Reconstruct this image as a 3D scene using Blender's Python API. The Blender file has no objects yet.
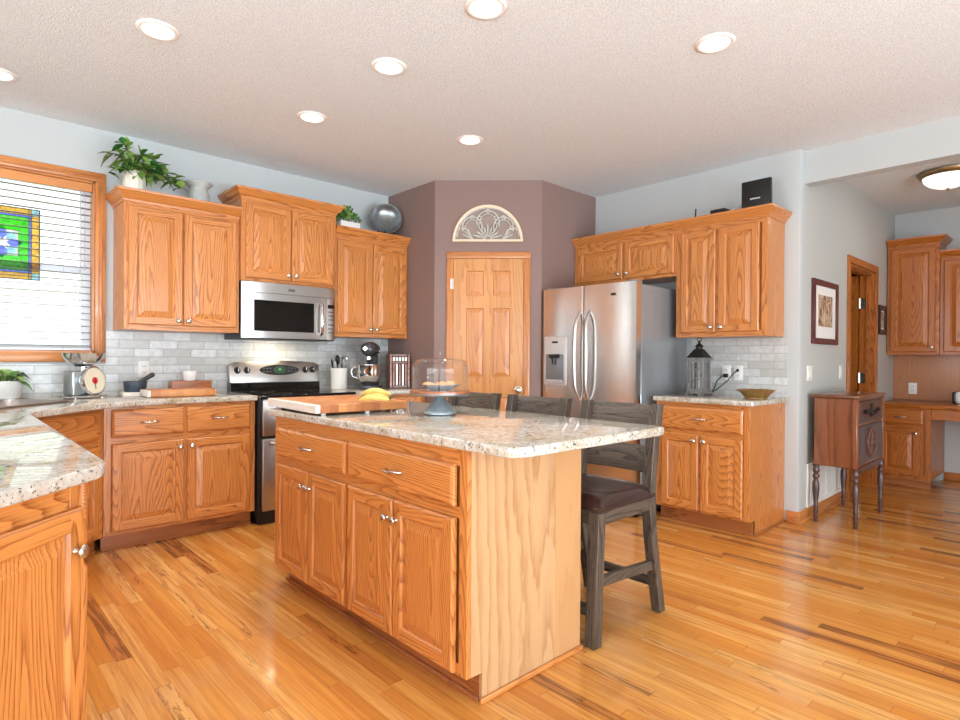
import bpy, bmesh, math, random
from math import sin, cos, pi, radians, sqrt
from mathutils import Vector, Matrix

random.seed(7)
S = bpy.context.scene
COL = S.collection

# ------------------------------------------------------------------ camera
CAM_F, CAM_PITCH, CAM_ROLL, CAM_YAW, CAM_H = 583.3, -0.00294, 0.00698, 0.8184, 1.1964
cd = bpy.data.cameras.new('camera')
cam = bpy.data.objects.new('camera', cd)
COL.objects.link(cam)
S.camera = cam
cd.sensor_fit = 'HORIZONTAL'
cd.sensor_width = 36.0
cd.lens = CAM_F * 36.0 / 960.0
cd.clip_start = 0.05
F0 = Vector((cos(CAM_YAW), sin(CAM_YAW), 0)); R0 = Vector((sin(CAM_YAW), -cos(CAM_YAW), 0)); U0 = Vector((0, 0, 1))
Fv = cos(CAM_PITCH) * F0 + sin(CAM_PITCH) * U0
Uv = -sin(CAM_PITCH) * F0 + cos(CAM_PITCH) * U0
Rr = cos(CAM_ROLL) * R0 + sin(CAM_ROLL) * Uv
Ur = -sin(CAM_ROLL) * R0 + cos(CAM_ROLL) * Uv
M = Matrix((Rr, Ur, -Fv)).transposed().to_4x4()
M.translation = Vector((0, 0, CAM_H))
cam.matrix_world = M

# ------------------------------------------------------------------ colour management, world, large lights
S.view_settings.view_transform = 'Standard'
S.view_settings.look = 'None'
S.view_settings.exposure = -0.70
S.view_settings.gamma = 1.0
S.view_settings.use_curve_mapping = False
S.cycles.use_denoising = True
S.cycles.max_bounces = 10
S.cycles.diffuse_bounces = 5
S.cycles.glossy_bounces = 5
S.cycles.transparent_max_bounces = 24
S.cycles.transmission_bounces = 8
S.cycles.sample_clamp_indirect = 4.0
S.cycles.caustics_reflective = False
S.cycles.caustics_refractive = False

W = bpy.data.worlds.new('sky'); S.world = W; W.use_nodes = True
bg = W.node_tree.nodes['Background']
bg.inputs[0].default_value = (0.90, 0.95, 1.0, 1)
bg.inputs[1].default_value = 8.0

def area(name, loc, target, sx, sy, power, col=(1, 1, 1), shape='RECTANGLE', spread=180):
    ld = bpy.data.lights.new(name, 'AREA'); ld.shape = shape; ld.size = sx; ld.size_y = sy
    ld.energy = power; ld.color = col; ld.spread = radians(spread)
    o = bpy.data.objects.new(name, ld); COL.objects.link(o); o.location = loc
    d = Vector(target) - Vector(loc)
    o.rotation_euler = d.to_track_quat('-Z', 'Y').to_euler()
    return o

# cool area fill added at unseen window openings behind the camera
FILL_TINT = (0.70, 0.88, 1.0)
area('window_fill_back', (0.4, -3.42, 1.45), (0.4, 0, 1.6), 6.6, 2.1, 54, FILL_TINT)
area('window_fill_side', (-3.22, 0.2, 1.45), (0, 0.2, 1.6), 5.0, 2.1, 28, FILL_TINT)
# upward fill lamps added to brighten and cool the ceiling
area('ceiling_fill_back', (0.4, -3.44, 0.5), (0.4, 0.6, 2.74), 6.6, .5, 240, FILL_TINT, spread=110)
area('ceiling_fill_side', (-3.24, 0.2, 0.5), (0.6, 0.2, 2.74), 5.0, .5, 30, FILL_TINT, spread=110)
portal = area('kitchen_window_portal', (0.2, 4.90, 1.80), (0.2, 0, 1.80), 1.2, 1.16, 1.0)
portal.data.cycles.is_portal = True          # only guides sky light in through the real window

# ------------------------------------------------------------------ mesh helpers
class MB:
    def __init__(s):
        s.bm = bmesh.new()
    def add(s, verts, faces, mi=0, M=None):
        vs = [s.bm.verts.new(M @ Vector(v) if M else Vector(v)) for v in verts]
        for f in faces:
            m = mi
            try:
                fc = s.bm.faces.new([vs[i] for i in f]); fc.material_index = m
            except ValueError:
                pass
        return s
    def merge(s, t, M=None):
        t.verts.index_update()
        vs = [s.bm.verts.new(M @ v.co if M else v.co) for v in t.verts]
        for f in t.faces:
            try:
                fc = s.bm.faces.new([vs[v.index] for v in f.verts]); fc.material_index = f.material_index
            except ValueError:
                pass
        t.free()
        return s
    def box(s, x0, x1, y0, y1, z0, z1, mi=0, bv=0.0, seg=1, M=None):
        t = bmesh.new()
        v = [t.verts.new(p) for p in ((x0, y0, z0), (x1, y0, z0), (x1, y1, z0), (x0, y1, z0), (x0, y0, z1), (x1, y0, z1), (x1, y1, z1), (x0, y1, z1))]
        for f in ((0, 3, 2, 1), (4, 5, 6, 7), (0, 1, 5, 4), (1, 2, 6, 5), (2, 3, 7, 6), (3, 0, 4, 7)):
            t.faces.new([v[i] for i in f])
        if bv > 0:
            bmesh.ops.bevel(t, geom=list(t.edges), offset=bv, segments=seg, profile=0.5, affect='EDGES')
        for f in t.faces: f.material_index = mi
        return s.merge(t, M)
    def prism(s, poly, z0, z1, mi=0, bv=0.0, seg=1, M=None):
        t = bmesh.new()
        b = [t.verts.new((p[0], p[1], z0)) for p in poly]
        u = [t.verts.new((p[0], p[1], z1)) for p in poly]
        n = len(poly)
        t.faces.new(b[::-1]); t.faces.new(u)
        for i in range(n):
            t.faces.new((b[i], b[(i + 1) % n], u[(i + 1) % n], u[i]))
        bmesh.ops.recalc_face_normals(t, faces=t.faces)
        if bv > 0:
            bmesh.ops.bevel(t, geom=[e for e in t.edges if abs(e.verts[0].co.z - e.verts[1].co.z) < 1e-6], offset=bv, segments=seg, profile=0.5, affect='EDGES')
        for f in t.faces: f.material_index = mi
        return s.merge(t, M)
    def lathe(s, prof, c=(0, 0, 0), n=24, mi=0, M=None):
        T = Matrix.Translation(c)
        if M: T = M @ T
        rings = []
        verts, faces = [], []
        for r, z in prof:
            if r < 1e-6:
                rings.append([len(verts)]); verts.append((0, 0, z))
            else:
                rings.append(list(range(len(verts), len(verts) + n)))
                verts += [(r * cos(2 * pi * k / n), r * sin(2 * pi * k / n), z) for k in range(n)]
        for a, b in zip(rings, rings[1:]):
            for k in range(n):
                k2 = (k + 1) % n
                if len(a) == 1 and len(b) == 1: continue
                if len(a) == 1: faces.append((a[0], b[k], b[k2]))
                elif len(b) == 1: faces.append((a[k], b[0], a[k2]))
                else: faces.append((a[k], b[k], b[k2], a[k2]))
        return s.add(verts, faces, mi, T)
    def tube(s, pts, r, n=8, mi=0, M=None, flat=None):
        pts = [Vector(p) for p in pts]
        N = len(pts)
        rs = r if isinstance(r, (list, tuple)) else [r] * N
        tang = []
        for i in range(N):
            a = pts[max(0, i - 1)]; b = pts[min(N - 1, i + 1)]
            tang.append((b - a).normalized())
        up = Vector((0, 0, 1)) if abs(tang[0].z) < 0.9 else Vector((1, 0, 0))
        nrm = tang[0].cross(up).normalized()
        verts, faces = [], []
        for i in range(N):
            if i:
                q = tang[i - 1].rotation_difference(tang[i]); nrm = (q @ nrm).normalized()
            bi = tang[i].cross(nrm)
            for k in range(n):
                a = 2 * pi * k / n
                verts.append(pts[i] + rs[i] * (cos(a) * nrm + sin(a) * bi))
        for i in range(N - 1):
            for k in range(n):
                faces.append((i * n + k, i * n + (k + 1) % n, (i + 1) * n + (k + 1) % n, (i + 1) * n + k))
        faces.append(tuple(range(n))[::-1]); faces.append(tuple(range((N - 1) * n, N * n)))
        return s.add(verts, faces, mi, M)
    def ball(s, c, r, mi=0, n=16, m=10, M=None):
        rx, ry, rz = r if isinstance(r, (tuple, list)) else (r, r, r)
        T = Matrix.Translation(c) @ Matrix.Diagonal((rx, ry, rz, 1))
        if M: T = M @ T
        return s.lathe([(sin(pi * i / m) if 0 < i < m else 0, -cos(pi * i / m)) for i in range(m + 1)], n=n, mi=mi, M=T)
    def build(s, name, mats, parent=None, smooth=40, fix=True):
        if fix: bmesh.ops.recalc_face_normals(s.bm, faces=s.bm.faces)
        me = bpy.data.meshes.new(name); s.bm.to_mesh(me); s.bm.free()
        if not isinstance(mats, (list, tuple)): mats = [mats]
        for m in mats: me.materials.append(m)
        if smooth:
            me.polygons.foreach_set('use_smooth', [True] * len(me.polygons))
            me.set_sharp_from_angle(angle=radians(smooth))
        o = bpy.data.objects.new(name, me); COL.objects.link(o)
        if parent is not None: o.parent = parent
        return o

def tag(o, label=None, cat=None, group=None, kind=None):
    if label: o['label'] = label
    if cat: o['category'] = cat
    if group: o['group'] = group
    if kind: o['kind'] = kind
    return o
def thing(name, label, cat, loc=(0, 0, 0), rz=0.0, group=None, kind=None):
    o = bpy.data.objects.new(name, None); COL.objects.link(o)
    o.location = loc; o.rotation_euler = (0, 0, rz); o.empty_display_size = 0.1
    return tag(o, label, cat, group, kind)
def struct(name, mb, mats, parent=None, smooth=30):
    return tag(mb.build(name, mats, parent, smooth), kind='structure' if parent is None else None)
def copy_tree(o, parent=None):
    c = o.copy(); COL.objects.link(c)
    if parent is not None: c.parent = parent
    for ch in list(o.children): copy_tree(ch, c)
    return c

# ------------------------------------------------------------------ materials
def lin(r, g, b):
    f = lambda v: (v / 255 / 12.92) if v / 255 <= 0.04045 else ((v / 255 + 0.055) / 1.055) ** 2.4
    return (f(r), f(g), f(b), 1.0)
class NT:
    def __init__(s, name):
        s.m = bpy.data.materials.new(name); s.m.use_nodes = True
        s.t = s.m.node_tree; s.t.nodes.clear()
        s.out = s.n('ShaderNodeOutputMaterial')
    def n(s, typ, **kw):
        nd = s.t.nodes.new(typ)
        for k, v in kw.items():
            if k in ('inputs',):
                for i, val in v.items(): s.set(nd, i, val)
            else: setattr(nd, k, v)
        return nd
    def set(s, nd, i, val):
        sk = nd.inputs[i]
        if isinstance(val, bpy.types.NodeSocket): s.t.links.new(val, sk)
        else: sk.default_value = val
    def math(s, op, a, b=0.0, c=None):
        nd = s.n('ShaderNodeMath', operation=op); s.set(nd, 0, a); s.set(nd, 1, b)
        if c is not None: s.set(nd, 2, c)
        return nd.outputs[0]
    def vmath(s, op, a, b):
        nd = s.n('ShaderNodeVectorMath', operation=op); s.set(nd, 0, a); s.set(nd, 1, b); return nd.outputs[0]
    def mix(s, f, a, b, mode='MIX'):
        nd = s.n('ShaderNodeMix', data_type='RGBA', blend_type=mode); s.set(nd, 0, f); s.set(nd, 6, a); s.set(nd, 7, b); return nd.outputs[2]
    def ramp(s, f, stops, interp='LINEAR'):
        nd = s.n('ShaderNodeValToRGB'); cr = nd.color_ramp; cr.interpolation = interp
        while len(cr.elements) < len(stops): cr.elements.new(0.5)
        for e, (p, c) in zip(cr.elements, stops):
            e.position = p; e.color = c if isinstance(c, tuple) else (c, c, c, 1)
        s.set(nd, 0, f); return nd.outputs[0]
    def noise(s, vec, scale, detail=2.0, rough=0.5, dist=0.0):
        nd = s.n('ShaderNodeTexNoise'); s.set(nd, 'Vector', vec); s.set(nd, 'Scale', scale); s.set(nd, 'Detail', detail); s.set(nd, 'Roughness', rough); s.set(nd, 'Distortion', dist)
        return nd.outputs[0]
    def obj(s): return s.n('ShaderNodeTexCoord').outputs['Object']
    def rnd(s): return s.n('ShaderNodeObjectInfo').outputs['Random']
    def scaled(s, vec, sc, off=None):
        v = s.vmath('MULTIPLY', vec, sc)
        if off is not None: v = s.vmath('ADD', v, off)
        return v
    def bsdf(s, col, rough=0.5, metal=0.0, bump=None, bstr=0.1, bdist=0.01, coat=0.0, spec=0.5, **kw):
        p = s.n('ShaderNodeBsdfPrincipled')
        s.set(p, 'Base Color', col); s.set(p, 'Roughness', rough); s.set(p, 'Metallic', metal)
        s.set(p, 'Coat Weight', coat); s.set(p, 'Coat Roughness', 0.08); s.set(p, 'Specular IOR Level', spec)
        for k, v in kw.items(): s.set(p, k, v)
        if bump is not None:
            b = s.n('ShaderNodeBump'); s.set(b, 'Height', bump); s.set(b, 'Strength', bstr); s.set(b, 'Distance', bdist)
            s.t.links.new(b.outputs[0], p.inputs['Normal'])
        s.t.links.new(p.outputs[0], s.out.inputs[0])
        return s.m

def plain(name, col, rough=0.5, metal=0.0, mott=0.0, scale=40.0, bstr=0.0, coat=0.0, **kw):
    t = NT(name); c = t.obj()
    n = t.noise(c, scale, 3.0)
    dark = tuple(v * (1 - mott) for v in col[:3]) + (1,)
    lite = tuple(min(1, v * (1 + mott)) for v in col[:3]) + (1,)
    return t.bsdf(t.ramp(n, [(0.3, dark), (0.7, lite)]), rough, metal, bump=n if bstr else None, bstr=bstr, coat=coat, **kw)

def wood(name, axis, light, dark, pore=0.65, rings=52.0, across=4.0, along=0.40, rough=0.34, coat=0.25, ringamt=0.62):
    """Oak: cathedral rings are level lines of a noise stretched along the grain; fine dark pores on top."""
    t = NT(name); c = t.obj(); r = t.rnd()
    off = t.vmath('MULTIPLY', t.n('ShaderNodeCombineXYZ', inputs={0: r, 1: t.math('MULTIPLY', r, 3.7), 2: t.math('MULTIPLY', r, 7.3)}).outputs[0], (9.0, 9.0, 9.0))
    sc = [across] * 3; sc[axis] = along
    v = t.scaled(c, tuple(sc), off)
    n1 = t.noise(v, 1.0, 1.5, 0.45)
    w = t.noise(t.scaled(c, tuple(6.0 if i == axis else 40.0 for i in range(3)), off), 1.0, 2.0)
    f = t.math('FRACT', t.math('ADD', t.math('MULTIPLY', n1, rings), t.math('MULTIPLY', w, 0.9)))
    ring = t.ramp(f, [(0.0, 1.0), (0.14, 0.58), (0.45, 0.14), (0.9, 0.0), (1.0, 1.0)])
    p = t.noise(t.scaled(c, tuple(9.0 if i == axis else 420.0 for i in range(3)), off), 1.0, 2.0, 0.6)
    pores = t.ramp(p, [(0.36, 1.0), (0.56, 0.0)])
    # pores gather in the early-wood side of each ring
    fac = t.math('MINIMUM', t.math('ADD', t.math('MULTIPLY', ring, ringamt), t.math('MULTIPLY', t.math('MULTIPLY', pores, pore), t.math('ADD', t.math('MULTIPLY', ring, 0.8), 0.3))), 1.0)
    col = t.mix(fac, light, dark)
    tone = t.noise(t.scaled(c, tuple(0.5 if i == axis else 3.0 for i in range(3)), off), 1.0, 1.0)
    col = t.mix(t.math('MULTIPLY', tone, 0.25), col, t.mix(0.5, light, dark))
    return t.bsdf(col, rough, 0.0, bump=fac, bstr=0.06, bdist=0.002, coat=coat)

OAK_L, OAK_D = lin(214, 141, 74), lin(138, 70, 26)
oakX = wood('oak_grain_x', 0, OAK_L, OAK_D)
oakY = wood('oak_grain_y', 1, OAK_L, OAK_D)
oakZ = wood('oak_grain_z', 2, OAK_L, OAK_D)
OAK = [oakX, oakY, oakZ]
endpanel = wood('oak_end_panel', 2, lin(197, 158, 116), lin(164, 119, 78), rings=30, across=2.6, along=0.26, pore=0.5, ringamt=.7)
plyend = wood('oak_smooth_panel', 2, lin(192, 148, 102), lin(178, 130, 84), rings=8, across=3.0, along=0.3, pore=0.35, ringamt=0.4)
doorwood = wood('oak_door', 2, lin(206, 144, 78), lin(166, 98, 44), rings=12, pore=0.4, ringamt=0.55)
doorpanel = wood('oak_door_panel', 2, lin(206, 138, 76), lin(158, 90, 40), rings=20, pore=0.5)
trimX = wood('oak_trim_x', 0, lin(204, 134, 72), lin(154, 86, 40), rings=9, pore=0.4, ringamt=0.5)
trimY = wood('oak_trim_y', 1, lin(204, 134, 72), lin(154, 86, 40), rings=9, pore=0.4, ringamt=0.5)
trimZ = wood('oak_trim_z', 2, lin(204, 134, 72), lin(154, 86, 40), rings=9, pore=0.4, ringamt=0.5)
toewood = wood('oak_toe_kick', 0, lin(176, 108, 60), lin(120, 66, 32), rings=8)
NOOK_L, NOOK_D = lin(190, 112, 44), lin(120, 56, 14)
nookX = wood('nook_oak_x', 0, NOOK_L, NOOK_D); nookY = wood('nook_oak_y', 1, NOOK_L, NOOK_D); nookZ = wood('nook_oak_z', 2, NOOK_L, NOOK_D)
NOOK = [nookX, nookY, nookZ]
nookback = wood('nook_back_oak', 2, lin(186, 126, 84), lin(150, 94, 58), rings=30, across=9, along=0.2, pore=0.5, ringamt=0.4)
antique = wood('antique_walnut', 2, lin(140, 84, 52), lin(84, 44, 26), rings=8, pore=0.4, rough=0.3, coat=0.4)
antiqueX = wood('antique_walnut_x', 0, lin(120, 72, 46), lin(74, 40, 26), rings=8, pore=0.4, rough=0.28, coat=0.4)
antiqued = wood('antique_dark', 2, lin(84, 56, 50), lin(52, 32, 28), rings=6, pore=0.4, rough=0.35, coat=0.3)
STL, STD = lin(94, 81, 69), lin(28, 22, 20)
stoolZ = wood('weathered_wood_z', 2, STL, STD, rings=16, across=9, along=0.7, pore=1.0, rough=0.5, coat=0.05)
stoolX = wood('weathered_wood_x', 0, STL, STD, rings=16, across=9, along=0.7, pore=1.0, rough=0.5, coat=0.05)
stoolY = wood('weathered_wood_y', 1, STL, STD, rings=16, across=9, along=0.7, pore=1.0, rough=0.5, coat=0.05)
boardX = wood('board_wood_x', 0, lin(214, 150, 96), lin(170, 100, 54), rings=8, pore=0.4, rough=0.45, coat=0.0)

def mk_floor():
    t = NT('maple_plank_floor'); c = t.obj()
    sp = t.n('ShaderNodeSeparateXYZ', inputs={0: c}); X, Y = sp.outputs[0], sp.outputs[1]
    xi = t.math('DIVIDE', X, 0.058); ix = t.math('FLOOR', xi); fx = t.math('FRACT', xi)
    wn = t.n('ShaderNodeTexWhiteNoise', noise_dimensions='1D', inputs={'W': ix}).outputs[0]
    yi = t.math('ADD', t.math('DIVIDE', Y, t.math('ADD', t.math('MULTIPLY', wn, 0.5), 0.6)), t.math('MULTIPLY', wn, 37.0))
    iy = t.math('FLOOR', yi); fy = t.math('FRACT', yi)
    idv = t.n('ShaderNodeCombineXYZ', inputs={0: ix, 1: iy, 2: 0.0}).outputs[0]
    wv = t.n('ShaderNodeTexWhiteNoise', noise_dimensions='3D', inputs={'Vector': idv})
    r1 = wv.outputs[0]
    rs = t.n('ShaderNodeSeparateColor', inputs={0: wv.outputs[1]})
    r2, r3 = rs.outputs[0], rs.outputs[1]
    base = t.ramp(r1, [(0.0, lin(206, 134, 56)), (0.3, lin(216, 149, 68)), (0.6, lin(224, 164, 86)), (0.85, lin(232, 180, 106)), (1.0, lin(194, 120, 50))])
    off = t.vmath('MULTIPLY', wv.outputs[1], (13.0, 13.0, 13.0))
    g = t.noise(t.scaled(c, (46.0, 2.0, 1.0), off), 1.0, 4.0, 0.6, 0.6)
    col = t.mix(t.ramp(g, [(0.36, 0.0), (0.72, 0.75)]), base, lin(176, 104, 50))
    # figure / mineral streaks in some boards
    st = t.noise(t.scaled(c, (22.0, 1.3, 1.0), off), 1.0, 3.0, 0.65, 1.6)
    stl = t.ramp(st, [(0.57, 0.0), (0.605, 0.7), (0.62, 0.7), (0.67, 0.0)])
    some = t.ramp(r2, [(0.55, 0.0), (0.85, 1.0)])
    col = t.mix(t.math('MULTIPLY', stl, some), col, lin(112, 66, 34))
    dk = t.ramp(r3, [(0.915, 0.0), (0.93, 1.0)])
    dkc = t.mix(t.ramp(st, [(0.42, 0.0), (0.56, 1.0)]), lin(186, 116, 60), lin(112, 66, 34))
    col = t.mix(t.math('MULTIPLY', dk, 0.85), col, dkc)
    ex = t.math('MINIMUM', fx, t.math('SUBTRACT', 1.0, fx))
    ey = t.math('MINIMUM', fy, t.math('SUBTRACT', 1.0, fy))
    sx = t.ramp(ex, [(0.0, 1.0), (0.026, 0.0)]); sy = t.ramp(ey, [(0.0, 1.0), (0.003, 0.0)])
    seam = t.math('MAXIMUM', sx, sy)
    col = t.mix(t.math('MULTIPLY', seam, 0.45), col, lin(120, 66, 30))
    rr = t.math('ADD', 0.16, t.math('MULTIPLY', t.noise(t.scaled(c, (5.0, 5.0, 5.0)), 1.0, 3.0), 0.08))
    return t.bsdf(col, rr, 0.0, bump=t.math('ADD', t.math('MULTIPLY', seam, -1.0), t.math('MULTIPLY', r1, 0.4)), bstr=0.12, bdist=0.002, coat=0.35, spec=0.5)
floorM = mk_floor()

def mk_granite():
    t = NT('cream_granite'); c = t.obj()
    a = t.noise(c, 7.0, 5.0, 0.62, 0.8)
    b = t.noise(t.vmath('ADD', c, (5, 3, 1)), 38.0, 4.0, 0.7)
    d = t.noise(t.vmath('ADD', c, (1, 7, 2)), 85.0, 3.0, 0.65)
    col = t.ramp(a, [(0.28, lin(160, 142, 112)), (0.42, lin(180, 170, 150)), (0.60, lin(196, 192, 184)), (0.75, lin(168, 154, 126))])
    col = t.mix(t.ramp(b, [(0.50, 0.0), (0.68, 0.75)]), col, lin(226, 222, 214))
    col = t.mix(t.ramp(b, [(0.26, 0.75), (0.40, 0.0)]), col, lin(150, 118, 84))
    v = t.n('ShaderNodeTexVoronoi', feature='F1'); t.set(v, 'Vector', c); t.set(v, 'Scale', 70.0)
    sp = t.ramp(d, [(0.35, 1.0), (0.42, 0.0)])
    col = t.mix(t.math('MULTIPLY', sp, 0.85), col, lin(70, 58, 52))
    e = t.noise(t.vmath('ADD', c, (2, 2, 9)), 26.0, 5.0, 0.7, 1.2)
    col = t.mix(t.ramp(e, [(0.325, 0.9), (0.37, 0.0)]), col, lin(58, 48, 44))
    return t.bsdf(col, 0.03, 0.0, coat=0.0, spec=1.0)
granite = mk_granite()

def mk_tile(name, ax):
    """tumbled pale stone subway tile; ax = 0 tiles run along X, 1 along Y; rows along Z"""
    t = NT(name); c = t.obj()
    sp = t.n('ShaderNodeSeparateXYZ', inputs={0: c})
    uv = t.n('ShaderNodeCombineXYZ', inputs={0: sp.outputs[ax], 1: sp.outputs[2], 2: 0.0}).outputs[0]
    wob = t.noise(c, 60.0, 2.0)
    uv2 = t.vmath('ADD', uv, t.vmath('MULTIPLY', t.n('ShaderNodeCombineXYZ', inputs={0: t.math('SUBTRACT', wob, 0.5), 1: t.math('SUBTRACT', t.noise(t.vmath('ADD', c, (3, 3, 3)), 60.0, 2.0), 0.5), 2: 0.0}).outputs[0], (0.006, 0.006, 0.0)))
    br = t.n('ShaderNodeTexBrick', offset=0.5)
    t.set(br, 'Vector', uv2); t.set(br, 'Scale', 1.0); t.set(br, 'Mortar Size', 0.0028); t.set(br, 'Mortar Smooth', 0.4)
    t.set(br, 'Brick Width', 0.188); t.set(br, 'Row Height', 0.0595); t.set(br, 'Bias', 0.0)
    t.set(br, 'Color1', lin(188, 188, 184)); t.set(br, 'Color2', lin(226, 229, 230)); t.set(br, 'Mortar', lin(168, 168, 166))
    mot = t.noise(c, 26.0, 4.0, 0.6)
    col = t.mix(t.ramp(mot, [(0.35, 0.5), (0.65, 0.0)]), br.outputs[0], lin(176, 177, 174))
    h = t.math('SUBTRACT', t.math('MULTIPLY', mot, 0.25), br.outputs[1])
    return t.bsdf(col, 0.32, 0.0, bump=h, bstr=0.5, bdist=0.004)
tileX = mk_tile('stone_tile_x', 0); tileY = mk_tile('stone_tile_y', 1)

def mk_popcorn():
    t = NT('popcorn_ceiling'); c = t.obj()
    n = t.noise(c, 135.0, 3.0, 0.65)
    h = t.ramp(n, [(0.42, 0.0), (0.60, 1.0)])
    big = t.noise(c, 1.3, 2.0)
    col = t.mix(t.ramp(n, [(0.35, 1.0), (0.55, 0.0)]), lin(239, 244, 247), lin(210, 216, 219))
    return t.bsdf(col, 0.95, 0.0, bump=h, bstr=0.35, bdist=0.010, spec=0.1)
ceilM = mk_popcorn()
def mk_paint(name, col):
    t = NT(name); c = t.obj()
    n = t.noise(c, 180.0, 2.0); m = t.noise(c, 2.0, 2.0)
    d = tuple(v * 0.97 for v in col[:3]) + (1,)
    return t.bsdf(t.mix(m, col, d), 0.6, 0.0, bump=n, bstr=0.05, bdist=0.002, spec=0.3)
wallM = mk_paint('grey_blue_paint', lin(188, 192, 192))
mauveM = mk_paint('mauve_paint', lin(140, 115, 108))
hallM = mk_paint('hall_paint_warm_light', lin(190, 191, 186))  # same wall paint; the hall's warm light is put into this tint
greyM = mk_paint('outside_grey_paint', lin(205, 205, 202))

def mk_steel(name, col, rough, ax=2, amt=0.10, aniso=0.0):
    t = NT(name); c = t.obj()
    sc = [6.0, 6.0, 6.0]
    sc = tuple(3.0 if i == ax else 260.0 for i in range(3))
    n = t.noise(t.scaled(c, sc), 1.0, 2.0)
    r = t.math('ADD', rough, t.math('MULTIPLY', t.math('SUBTRACT', n, 0.5), amt))
    if aniso:
        tg = t.n('ShaderNodeTangent', direction_type='RADIAL', axis='Z')
        return t.bsdf(t.mix(n, tuple(v * 0.95 for v in col[:3]) + (1,), col), r, 1.0, **{'Anisotropic': aniso, 'Anisotropic Rotation': 0.25, 'Tangent': tg.outputs[0]})
    return t.bsdf(t.mix(n, tuple(v * 0.92 for v in col[:3]) + (1,), col), r, 1.0)
steel = mk_steel('brushed_steel', lin(186, 182, 178), 0.30, 0)
steelV = mk_steel('brushed_steel_vertical', lin(226, 224, 222), 0.22, 2, 0.06, 0.8)
chrome = plain('chrome', lin(225, 225, 225), 0.08, 1.0)
nickel = plain('satin_nickel', lin(205, 200, 192), 0.26, 1.0)
zinc = plain('grey_zinc', lin(168, 182, 190), 0.34, 0.6, mott=0.18, scale=25)
galv = plain('galvanized_metal', lin(150, 154, 156), 0.34, 0.9, mott=0.2, scale=18)
brass = plain('aged_brass', lin(176, 140, 84), 0.38, 0.7, mott=0.25, scale=50)
darkmetal = plain('dark_metal', lin(40, 38, 36), 0.45, 0.6)
black = plain('black_plastic', lin(22, 22, 24), 0.35)
blackgloss = plain('black_glass', lin(10, 10, 12), 0.06, coat=0.5)
fridgeside = plain('grey_enamel', lin(146, 149, 152), 0.16, 0.3, mott=0.04, scale=300)
white = plain('white_ceramic', lin(240, 238, 234), 0.18, coat=0.3)
whitepl = plain('white_plastic', lin(238, 237, 232), 0.35)
cream = plain('cream_ceramic', lin(232, 226, 210), 0.3, mott=0.05, scale=20)
greypot = plain('grey_stoneware', lin(168, 168, 162), 0.6, mott=0.12, scale=30)
fluted = plain('fluted_grey_urn', lin(178, 180, 176), 0.55, mott=0.1, scale=40)
leafM = plain('leaf_green', lin(78, 124, 54), 0.4, mott=0.45, scale=18)
leafL = plain('leaf_light_green', lin(128, 160, 76), 0.4, mott=0.4, scale=18)
leafD = plain('leaf_dark_green', lin(52, 104, 44), 0.35, mott=0.4, scale=25)
stemM = plain('stem_brown', lin(96, 84, 50), 0.6)
soil = plain('potting_soil', lin(60, 46, 36), 0.9, mott=0.4)
banana = plain('banana_yellow', lin(212, 182, 98), 0.45, mott=0.12, scale=22)
bananatip = plain('banana_tip', lin(92, 74, 40), 0.6)
cookieM = plain('baked_brown', lin(206, 146, 92), 0.8, mott=0.25, scale=60, bstr=0.4)
leather = plain('brown_leather', lin(54, 34, 31), 0.24, mott=0.12, scale=14, bstr=0.06, coat=0.3)
slatM = plain('blind_slat', lin(118, 112, 110), 0.5)
cordM = plain('blind_cord', lin(200, 196, 192), 0.7)
vinyl = plain('white_vinyl', lin(232, 232, 236), 0.4)
greyv = plain('grey_rail', lin(176, 176, 180), 0.45)
frameM = wood('mahogany_frame', 2, lin(92, 36, 38), lin(54, 18, 22), rings=6, pore=0.3)
matM = plain('picture_mat', lin(232, 230, 224), 0.8)
siding = plain('cream_siding', lin(226, 230, 218), 0.7, mott=0.02)
lawn = plain('lawn_green', lin(120, 140, 84), 0.9, mott=0.3, scale=8)
mortarM = plain('blue_grey_stone', lin(52, 62, 74), 0.4, mott=0.2)
woodbrown = wood('brown_block', 0, lin(172, 104, 66), lin(120, 66, 38), rings=10)
rackwood = wood('rack_brown', 2, lin(126, 72, 44), lin(64, 32, 20), rings=10)
greywash = wood('greywashed_wood', 2, lin(134, 132, 130), lin(80, 76, 74), rings=6, rough=0.7, coat=0.0)
mixergrey = plain('mixer_graphite', lin(70, 72, 78), 0.22, 0.3, coat=0.4)
redM = plain('red_enamel', lin(214, 44, 44), 0.35)
dialM = plain('dial_cream', lin(236, 226, 202), 0.5)
amber = None

def mk_butcher(name, ax, light, dark, w):
    t = NT(name); c = t.obj()
    sp = t.n('ShaderNodeSeparateXYZ', inputs={0: c})
    i = t.math('FLOOR', t.math('DIVIDE', sp.outputs[ax], w))
    j = t.math('FLOOR', t.math('DIVIDE', sp.outputs[1 - ax], w * 1.4))
    r = t.n('ShaderNodeTexWhiteNoise', noise_dimensions='2D', inputs={'Vector': t.n('ShaderNodeCombineXYZ', inputs={0: i, 1: j, 2: 0.0}).outputs[0]}).outputs[0]
    g = t.noise(t.scaled(c, (60.0, 60.0, 60.0)), 1.0, 3.0)
    col = t.mix(r, light, dark)
    col = t.mix(t.math('MULTIPLY', g, 0.35), col, dark)
    return t.bsdf(col, 0.42, 0.0)
butcher = mk_butcher('end_grain_butcher_block', 0, lin(214, 150, 92), lin(166, 98, 54), 0.045)
boardlight = plain('pale_board_end', lin(222, 214, 202), 0.5, mott=0.06)

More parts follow.
